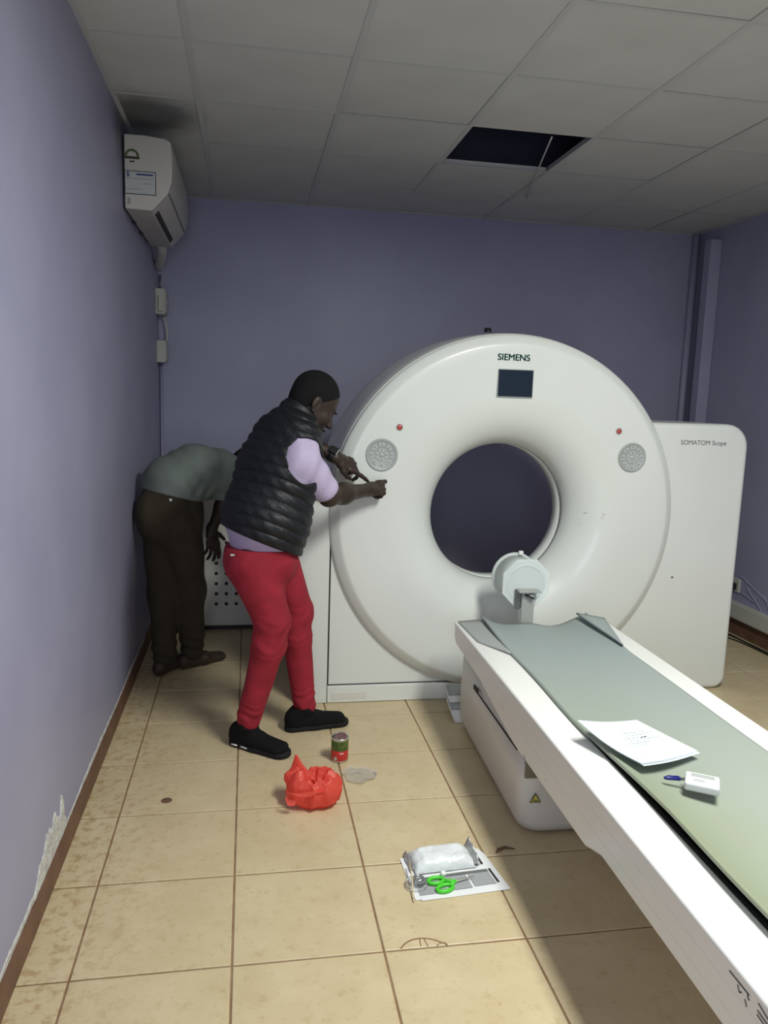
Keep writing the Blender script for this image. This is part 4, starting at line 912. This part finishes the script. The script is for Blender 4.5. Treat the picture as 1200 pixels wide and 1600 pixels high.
# ------------------------------------------------------------------ man bending in the corner
def man_corner():
    O = (0.06, 2.65, 0.0)
    e = empty('person', O); tag(e, 'man in a grey-green shirt and dark olive trousers bending over in the left back corner', 'person')
    az = math.radians(40); Fd = npv((math.cos(az), math.sin(az), 0)); Rt = npv((math.sin(az), -math.cos(az), 0))
    hip = npv((0.045, 2.66, 0.88)); wai = npv((0.060, 2.67, 1.02)); mid = npv((0.165, 2.74, 1.070)); che = npv((0.275, 2.82, 1.065)); nek = npv((0.375, 2.90, 1.04))
    hipR, kneR, ankR = npv((0.105, 2.60, 0.82)), npv((0.140, 2.67, 0.44)), npv((0.150, 2.70, 0.09))
    hipL, kneL, ankL = npv((0.000, 2.72, 0.82)), npv((0.005, 2.66, 0.44)), npv((0.012, 2.62, 0.09))
    hipL = npv((-0.005, 2.68, 0.82))
    shR, elR, wrR = npv((0.345, 2.715, 1.055)), npv((0.305, 2.70, 0.89)), npv((0.255, 2.71, 0.765))
    shL, elL, wrL = npv((0.25, 3.00, 1.03)), npv((0.33, 3.08, 0.84)), npv((0.42, 3.05, 0.66))
    hc = npv((0.425, 2.950, 1.065)); HR = frame(az, math.radians(-62))
    P = [(ecap(hip, wai, Rt, 0.14, 0.105, 0.135, 0.10), 0.03), (ecap(wai, mid, Rt, 0.135, 0.10, 0.14, 0.10), 0.03), (ecap(mid, che, Rt, 0.14, 0.10, 0.165, 0.10), 0.03),
         (ecap(che, nek, Rt, 0.15, 0.085, 0.06, 0.055), 0.03), (cap(nek, hc+npv((-0.03, 0, -0.03))@HR, 0.055, 0.052), 0.03),
         (cap(che+Rt*0.10, shR, 0.06, 0.05), 0.03), (cap(che-Rt*0.10, shL, 0.06, 0.05), 0.03),
         (cap(shR, elR, 0.046, 0.037), 0.03), (cap(elR, wrR, 0.037, 0.024), 0.02), (cap(shL, elL, 0.046, 0.037), 0.03), (cap(elL, wrL, 0.037, 0.024), 0.02)]
    for hp, kn, an in ((hipR, kneR, ankR), (hipL, kneL, ankL)): P += [(cap(hp, kn, 0.08, 0.052), 0.03), (cap(kn, an, 0.05, 0.035), 0.03)]
    toeR, toeL = npv((0.280, 2.79, 0.03)), npv((0.10, 2.78, 0.03))
    P += [(cap(ankR+npv((0, 0, -0.06)), toeR, 0.03, 0.024), 0.03), (cap(ankL+npv((0, 0, -0.06)), toeL, 0.03, 0.024), 0.03)]
    hp_, hs_ = head_prims(hc, HR); P += hp_
    x, b = basis((0.10, -0.05, -1), (0.55, -0.80, 0.0)); th = np.cross(x, b)
    if th[0] < 0: th = -th
    P += hand_prims(wrR+npv((0, 0, -0.005)), np.array([x, th, b]), [(15, 20, 15, 14), (18, 22, 15, 5), (20, 24, 15, -4), (22, 26, 15, -13)],
                    [(0.015, 0.024, -0.004), (0.030, 0.050, -0.008), (0.048, 0.068, -0.012), (0.062, 0.080, -0.014)])
    x, b = basis((0.5, 0.1, -0.85), (-0.3, 0.9, 0.0)); th = np.cross(x, b)
    P += hand_prims(wrL, np.array([x, th, b]), [(25, 30, 20, 6), (28, 32, 20, 2), (30, 34, 20, -2), (32, 36, 20, -6)],
                    [(0.015, 0.024, -0.006), (0.035, 0.045, -0.015), (0.06, 0.055, -0.025), (0.085, 0.052, -0.03)])
    build('body', 'skin2', e, O, (-0.16, 2.44, -0.01), (0.66, 3.20, 1.26), 0.004, P, hs_)
    T = lambda p: hc+npv(p)@HR
    F = Field(hc-0.16, hc+0.16, 0.0035); F.add(ell(T((-0.014, 0, 0.037)), (0.104, 0.081, 0.098), HR), 0.01); F.add(ell(T((-0.045, 0, -0.02)), (0.060, 0.066, 0.07), HR), 0.03)
    F.cut(T((0.073, 0, 0.02)), HR[0]*0.92+HR[2]*-0.35, 0.004); F.cut(T((0.0, 0, -0.012)), HR[0]*0.75-HR[2]*0.8, 0.004); F.mesh('hair', 'hair', e, O)
    def wr_(X, Y, Z): return -0.003*np.sin(40*(X*0.5-Y*0.2+Z)+4*np.sin(14*X+9*Y)) - 0.004*np.exp(-(((X-0.22)/0.07)**2+((Z-0.98)/0.07)**2))*np.sin(X*110-Z*60)
    S = [(ecap(hip+npv((0.012, 0, 0.05)), wai, Rt, 0.178, 0.135, 0.178, 0.135), 0.04), (ecap(wai, mid, Rt, 0.178, 0.135, 0.178, 0.140), 0.05), (ecap(mid, che, Rt, 0.178, 0.140, 0.19, 0.125), 0.05),
         (ecap(che, nek, Rt, 0.17, 0.115, 0.075, 0.070), 0.04), (cap(mid+npv((0.03, 0, -0.10)), wai+npv((0.10, -0.02, -0.14)), 0.06, 0.035), 0.06),
         (cap(che+Rt*0.11, shR, 0.08, 0.072), 0.04), (cap(shR, shR*0.35+elR*0.65, 0.070, 0.062), 0.03), (cap(che-Rt*0.11, shL, 0.08, 0.07), 0.04), (cap(shL, shL*0.35+elL*0.65, 0.068, 0.06), 0.03)]
    build('shirt', 'greygreen', e, O, (-0.16, 2.42, 0.78), (0.62, 3.20, 1.26), 0.0045, S, [(cap(shR*0.35+elR*0.65, elR-npv((0.01, 0, 0.08)), 0.046, 0.06), 0.004)],
          [(npv((-0.04, 2.60, 0.985)), (-0.22, -0.10, -1.0)), (npv((0.30, 2.70, 0.93)), (0.0, 0.0, -1.0))], [wr_])
    def cz(X, Y, Z): return -0.003*np.sin(Z*26+4*np.sin(X*16+Y*9)) - 0.004*np.exp(-((Z-0.14)/0.08)**2)*np.sin(Z*110+X*30)
    TR = [(ecap(wai+npv((-0.005, 0, 0.0)), hip, Rt, 0.168, 0.125, 0.178, 0.150), 0.03), (ecap(hip, (hipR+hipL)/2, Rt, 0.178, 0.150, 0.165, 0.145), 0.03), (ell(hip+npv((-0.070, -0.045, -0.02)), (0.10, 0.12, 0.12)), 0.05),
          (cap(hipR, kneR, 0.108, 0.084), 0.03), (cap(kneR, ankR+npv((0, 0, 0.0)), 0.080, 0.062), 0.03), (cap(hipL, kneL, 0.104, 0.080), 0.03), (cap(kneL, ankL, 0.078, 0.060), 0.03)]
    build('trousers', 'olive', e, O, (-0.165, 2.42, 0.03), (0.36, 2.90, 1.12), 0.0045, TR, (), [(npv((0.0, 2.62, 1.02)), (0.30, 0.1, 1.0)), (npv((0, 0, 0.055)), (0, 0, -1))], [cz])
    o = lathe('belt_rivet', [(0, 0.006), (0.006, 0.004), (0.008, 0)], 'paper', e, (0.062-O[0], 2.49-O[1], 0.955), RX, 10)
    for an, toe in ((ankR, toeR), (ankL, toeL)):
        d = npv((toe[0]-an[0], toe[1]-an[1], 0)); d /= np.linalg.norm(d); sd = npv((-d[1], d[0], 0)); h = npv((an[0], an[1], 0))-d*0.05; tp = h+d*0.275
        S = [(ecap(h+npv((0, 0, 0.045)), h+d*0.12+npv((0, 0, 0.042)), sd, 0.036, 0.042, 0.042, 0.036), 0.02), (ecap(h+d*0.12+npv((0, 0, 0.036)), tp-d*0.045+npv((0, 0, 0.028)), sd, 0.043, 0.034, 0.042, 0.024), 0.02)]
        lo = np.minimum(h, tp)-0.09; hi = np.maximum(h, tp)+0.09; lo[2] = -0.01; hi[2] = 0.13
        build('shoe', 'leather', e, O, lo, hi, 0.0035, S, (), [(h+npv((0, 0, 0.0015)), (0, 0, -1))])
    return e
man_corner()
# ================================================================== THINGS ON THE FLOOR
can = empty('tin_can', (0.828, 1.53, 0)); tag(can, 'small opened tin can with a green and red wrapper standing on the floor tiles', 'can')
lathe('tin', [(0, 0.001), (0.034, 0.001), (0.036, 0.003), (0.035, 0.006), (0.035, 0.098), (0.037, 0.101), (0.037, 0.104), (0.0345, 0.104), (0.0335, 0.098), (0.033, 0.030), (0, 0.030)], 'steel', can, n=40)
lathe('red_wrapper', [(0.0353, 0.008), (0.0358, 0.009), (0.0358, 0.050), (0.0353, 0.051)], 'canred', can, n=40)
lathe('green_wrapper', [(0.0353, 0.051), (0.0358, 0.052), (0.0358, 0.092), (0.0353, 0.093)], 'cangreen', can, n=40)
def curved(name, a0, a1, z0, z1, r, m):
    bm = bmesh.new(); n = 6; A = [[bm.verts.new((r*math.cos(math.radians(a0+(a1-a0)*i/n)), r*math.sin(math.radians(a0+(a1-a0)*i/n)), z)) for z in (z0, z1)] for i in range(n+1)]
    for p, q in zip(A[:-1], A[1:]): bm.faces.new((p[0], q[0], q[1], p[1]))
    return bm_obj(name, bm, m, can, smooth=True)
curved('wrapper_print', 262, 290, 0.040, 0.044, 0.0361, 'paper'); curved('wrapper_print', 225, 245, 0.012, 0.026, 0.0361, 'key')
curved('wrapper_panel', 262, 300, 0.055, 0.088, 0.0361, 'cangreen'); curved('wrapper_panel', 240, 243, 0.053, 0.092, 0.0361, 'ink'); curved('wrapper_panel', 262, 264, 0.053, 0.092, 0.0361, 'ink')
bm = lathe_bm([(0, 0.0), (0.010, 0.001), (0.022, 0.0), (0.030, 0.002), (0.031, 0.001)], 28)
bm_obj('bent_lid', bm, 'steel', can, (0.004, 0.004, 0.098), (math.radians(16), math.radians(-14), 0), smooth=True)

def crumple(name, fn, nu, nv, m, parent, smooth=True):
    bm = bmesh.new(); T = [[bm.verts.new(fn(2*PI*i/nu, j/nv)) for i in range(nu)] for j in range(nv+1)]
    for j in range(nv):
        for i in range(nu): bm.faces.new((T[j][i], T[j][(i+1) % nu], T[j+1][(i+1) % nu], T[j+1][i]))
    return bm_obj(name, bm, m, parent, smooth=smooth)
bag = empty('plastic_bag', (0.695, 1.20, 0)); tag(bag, 'crumpled bright red plastic carrier bag on the floor in front of the tin can', 'bag')
def ridg(p, s): 
    v = noise.noise(Vector(p)*s); return 1-2*abs(v)
def bag_f(th, v):
    # v 0 bottom centre -> 1 inner mouth
    prof = [(0.0, 0.004), (0.065, 0.004), (0.088, 0.022), (0.094, 0.055), (0.088, 0.085), (0.072, 0.108), (0.052, 0.118), (0.036, 0.100), (0.015, 0.075)]
    t = v*(len(prof)-1); i = min(int(t), len(prof)-2); f = t-i; r = prof[i][0]*(1-f)+prof[i+1][0]*f; z = prof[i][1]*(1-f)+prof[i+1][1]*f
    p = V(math.cos(th)*r, math.sin(th)*r*0.85, z)
    amp = min(1, v*2.5)
    q = V(math.cos(th), math.sin(th), v*1.6)
    k = 1+0.20*amp*(ridg(q+V(3.1, 1, 2), 1.7)-0.4)+0.07*amp*ridg(q, 4.5)
    p.x *= k; p.y *= k; p.z *= 1+0.28*min(1, v*1.3)*noise.noise(q*1.9+V(5, 5, 5))+0.10*amp*noise.noise(q*5)
    # side lean: spiky corner at the upper left, bunched handle at the left
    a = math.atan2(math.sin(th-2.75), math.cos(th-2.75)); p.x -= 0.040*math.exp(-(a/0.45)**2)*math.exp(-((v-0.55)/0.18)**2); 
    a = math.atan2(math.sin(th-2.2), math.cos(th-2.2)); p.z += 0.048*math.exp(-(a/0.22)**2)*math.exp(-((v-0.72)/0.10)**2); p.x -= 0.030*math.exp(-(a/0.25)**2)*math.exp(-((v-0.72)/0.12)**2)
    p.z = max(p.z, 0.003); return p
o = crumple('bag_body', bag_f, 120, 60, 'bag', bag)
def handle(pts, w, tw):
    P = catmull(pts, 8); bm = bmesh.new(); T = []
    for i, p in enumerate(P):
        t = i/(len(P)-1); a = tw[0]+(tw[1]-tw[0])*t; d = V(math.cos(a)*0.4, math.sin(a)*0.5, 0.8).normalized()*w*(0.7+0.5*math.sin(t*9))
        T.append((bm.verts.new(p-d), bm.verts.new(p+V(0, -0.004*math.sin(t*14), 0)), bm.verts.new(p+d)))
    for A, B in zip(T[:-1], T[1:]):
        for k in range(2): bm.faces.new((A[k], B[k], B[k+1], A[k+1]))
    return bm_obj('bag_handle', bm, 'bag', bag, smooth=True)
handle([(0.03, -0.075, 0.085), (-0.02, -0.088, 0.082), (-0.075, -0.088, 0.085), (-0.108, -0.070, 0.078), (-0.100, -0.078, 0.050), (-0.075, -0.080, 0.045)], 0.009, (0, 1))

film = empty('clear_film', (0.892, 1.385, 0)); tag(film, 'crumpled piece of clear plastic film lying flat beside the red bag', 'plastic film')
def film_f(th, v):
    r = 0.068*v*(1+0.10*math.sin(3*th+1)+0.06*math.sin(7*th)); p = V(r*math.cos(th), r*math.sin(th), 0)
    p.z = 0.0015+0.006*v*v*max(0, ridg(V(p.x*30, p.y*30, 1.3), 1.0)-0.2)+0.010*max(0, v-0.85)*6*abs(math.sin(th*1.5+0.7))*0.4; return p
crumple('film_sheet', film_f, 60, 16, 'film', film)
cr_ = [(0.0, -0.02, 0.006), (0.02, -0.035, 0.008), (0.045, -0.030, 0.008), (0.060, -0.012, 0.007)]
tube('film_fold', [(-0.005, -0.056, 0.003), (0.02, -0.036, 0.009), (0.048, -0.038, 0.008), (0.066, -0.010, 0.006), (0.060, 0.014, 0.004)], 0.0018, 'film', film, n=6, sub=6)
tube('film_fold', [(-0.03, 0.008, 0.003), (-0.01, 0.018, 0.007), (0.015, 0.008, 0.006)], 0.0016, 'key', film, n=6, sub=6)

# newspaper page
npg = empty('newspaper_page', (1.10, 0.705, 0)); tag(npg, 'printed white page lying flat on the floor tiles under small repair supplies', 'page')
npg.rotation_euler = (0, 0, math.radians(0))
NP = [V(-0.155, 0.103, 0.002), V(0.125, 0.140, 0.002), V(0.158, -0.095, 0.002), V(-0.148, -0.118, 0.002)]
def np_f(u, v, dz=0.0):
    q = (NP[0]*(1-u)+NP[1]*u)*(1-v)+(NP[3]*(1-u)+NP[2]*u)*v; q.z = 0.0025+dz+0.0015*math.sin(u*9)*math.sin(v*7)+0.004*max(0, u-0.9)*max(0, 0.2-v)*50; return q
bm = bmesh.new(); out = []
for u, v in [(0, 0), (0.25, 0), (0.5, 0), (0.75, 0), (0.86, 0.0), (0.93, 0.02), (0.97, 0.08), (1, 0.2), (1, 0.5), (1, 1), (0.7, 1), (0.4, 1), (0.06, 1), (0.06, 0.97), (0, 0.97), (0, 0.5)]:
    out.append(np_f(u, v))
A = [bm.verts.new(p) for p in out]; B = [bm.verts.new(p-V(0, 0, 0.0015)) for p in out]; bm.faces.new(A); bm.faces.new(B[::-1])
for i in range(len(A)): bm.faces.new((A[i], B[i], B[(i+1) % len(A)], A[(i+1) % len(A)]))
bm_obj('paper_sheet', bm, 'news', npg)
def nrect(name, u0, v0, u1, v1, m, dz=0.0020):
    bm = bmesh.new(); n = 6; T = [[bm.verts.new(np_f(u0+(u1-u0)*i/n, v0+(v1-v0)*j/n, dz)) for j in range(n+1)] for i in range(n+1)]
    for i in range(n):
        for j in range(n): bm.faces.new((T[i][j], T[i+1][j], T[i+1][j+1], T[i][j+1]))
    return bm_obj(name, bm, m, npg)
nrect('print_block', 0.62, 0.10, 0.86, 0.43, 'newsgrey'); nrect('dark_bar', 0.60, 0.10, 0.86, 0.155, 'newsdark', 0.0026); nrect('dark_bar', 0.875, 0.10, 0.90, 0.42, 'ink', 0.0026)
nrect('print_block', 0.06, 0.58, 0.36, 0.90, 'newsgrey'); nrect('print_block', 0.39, 0.60, 0.63, 0.88, 'newsgrey'); nrect('print_block', 0.66, 0.56, 0.90, 0.86, 'newsgrey')
nrect('dark_bar', 0.06, 0.53, 0.90, 0.585, 'newsdark', 0.0026); nrect('dark_bar', 0.915, 0.53, 0.94, 0.84, 'ink', 0.0026); nrect('print_block', 0.10, 0.12, 0.40, 0.45, 'newsdark')
# wrapped packet
pk = empty('foil_packet', (1.075, 0.775, 0.007), math.radians(4)); tag(pk, 'crumpled white plastic-wrapped packet lying on the printed page', 'packet')
def pk_bm():
    bm = bmesh.new(); nu, nv = 30, 20
    def f(u, v, s):
        x = (u-0.5)*0.205; y = (v-0.5)*0.115; e = min(1, (0.5-abs(u-0.5))/0.16)*min(1, (0.5-abs(v-0.5))/0.22); e = max(e, 0)**0.55
        z = 0.002+(0.032*e if s > 0 else 0.0); z += (0.003*noise.noise(V(x*30, y*30, 2))+0.002*ridg(V(x*45, y*45, 5), 1))*(0.4+e)*(1 if s > 0 else 0)
        x *= 1+0.03*noise.noise(V(v*6, 1, 1)); y *= 1+0.05*noise.noise(V(u*6, 2, 1)); return V(x, y, max(z, 0.0012))
    T = [[bm.verts.new(f(i/nu, j/nv, 1)) for j in range(nv+1)] for i in range(nu+1)]; Bt = [[None]*(nv+1) for _ in range(nu+1)]
    for i in range(nu):
        for j in range(nv): bm.faces.new((T[i][j], T[i+1][j], T[i+1][j+1], T[i][j+1]))
    ed = [T[i][0] for i in range(nu+1)]+[T[nu][j] for j in range(1, nv+1)]+[T[i][nv] for i in range(nu-1, -1, -1)]+[T[0][j] for j in range(nv-1, 0, -1)]
    lo_ = [bm.verts.new((v_.co.x, v_.co.y, 0)) for v_ in ed]
    for i in range(len(ed)): bm.faces.new((ed[i], ed[(i+1) % len(ed)], lo_[(i+1) % len(ed)], lo_[i]))
    return bm
bm_obj('pack', pk_bm(), 'foil', pk, smooth=True)
def flap(u, v): return V(0.094+0.022*u, -0.055+0.11*v, 0.005+0.022*u*(0.5+v)+0.005*math.sin(v*17+u*3))
grid_sheet('torn_end', flap, 6, 16, 'foilgrey', pk, 0.001)
def flap2(u, v): return V(-0.104-0.010*u, -0.045+0.10*v, 0.004+0.012*(1-u)+0.004*math.sin(v*12))
grid_sheet('torn_end', flap2, 4, 12, 'foilgrey', pk, 0.001)
# scissors
sx_ = empty('scissors', (1.075, 0.655, 0.0065), math.radians(8)); tag(sx_, 'scissors with bright green handles lying on the printed page', 'scissors')
def ringh(cx_, cy_, rx, ry, rot):
    pts = [V(cx_+rx*math.cos(a)*math.cos(rot)-ry*math.sin(a)*math.sin(rot), cy_+rx*math.cos(a)*math.sin(rot)+ry*math.sin(a)*math.cos(rot), 0.003) for a in [2*PI*i/28 for i in range(29)]]
    return tube('handle', pts, 0.0062, 'green', sx_, n=8)
ringh(-0.040, 0.020, 0.025, 0.015, 0.0); ringh(-0.026, -0.022, 0.027, 0.015, 0.15)
tube('handle_neck', [(-0.018, 0.014, 0.003), (0.006, 0.004, 0.003), (0.020, 0.0, 0.003)], 0.0062, 'green', sx_, n=8); tube('handle_neck', [(-0.004, -0.014, 0.003), (0.010, -0.003, 0.003), (0.020, 0.001, 0.003)], 0.0062, 'green', sx_, n=8)
extrude_poly('blade', [(0.012, -0.004), (0.090, 0.012), (0.014, 0.008)], 'z', 0.002, 0.0034, 'steel', sx_); extrude_poly('blade', [(0.012, -0.007), (0.085, 0.004), (0.016, 0.005)], 'z', 0.0036, 0.005, 'metal', sx_)
lathe('pivot', [(0, 0.007), (0.003, 0.007), (0.004, 0.005), (0.004, 0.002)], 'steel', sx_, (0.024, 0.001, 0), None, 14)
cp = tag(lathe('white_cap', [(0, 0.016), (0.007, 0.015), (0.009, 0.010), (0.009, 0.0), (0, 0)], 'bedwhite', None, (1.058, 0.688, 0.013), (0.3, 0.2, 0), 20), 'small round white cap lying on the green scissor handles', 'cap')
# clear tape rolls and a thin stick
ds = empty('clear_dish', (0.968, 0.662, 0.004)); tag(ds, 'small clear plastic dish on the left corner of the printed page', 'dish')
lathe('rim', [(0.032, 0.0), (0.034, 0.001), (0.034, 0.010), (0.032, 0.012), (0.030, 0.010), (0.030, 0.0)], 'clear', ds, n=36, closed=True)
lathe('inner_cup', [(0, 0.002), (0.018, 0.002), (0.020, 0.020), (0.018, 0.021), (0.016, 0.004), (0, 0.004)], 'clear', ds, (0.008, 0.004, 0), None, 28)
lathe('coil', [(0.013, 0.018), (0.016, 0.020), (0.014, 0.024), (0.011, 0.022)], 'steel', ds, (0.008, 0.004, 0), None, 24, True)
st = tag(tube('thin_stick', [(0.962, 0.745, 0.030), (0.955, 0.665, 0.026), (0.944, 0.585, 0.004)], 0.0022, 'wood', n=8), 'thin pale wooden stick resting across the clear dish', 'stick')
shell('head_holder', [(2.04, 0.112), (2.00, 0.106), (1.965, 0.088), (1.945, 0.060)], 'upper curved white shell with a grey strap on the floor between scanner and table base', (0.10, 0.70))
shell('head_holder', [(2.01, 0.060), (1.975, 0.055), (1.90, 0.040), (1.855, 0.020), (1.835, 0.006)], 'lower curved white shell with a grey strap on the floor between scanner and table base', (0.22, 0.50))
lf = tag(extrude_poly('brown_flake', [(1.27, 0.80), (1.285, 0.825), (1.315, 0.835), (1.345, 0.815), (1.31, 0.822), (1.29, 0.812)], 'z', 0.001, 0.004, 'brown'), 'small dark brown flake on the floor in front of the table base', 'flake')
sp_ = tag(lathe('floor_stain', [(0, 0.0009), (0.018, 0.0008), (0.02, 0.0003)], 'brown', None, (0.155, 1.275, 0), None, 18), 'small brown spot on the floor tile near the left wall', 'spot')
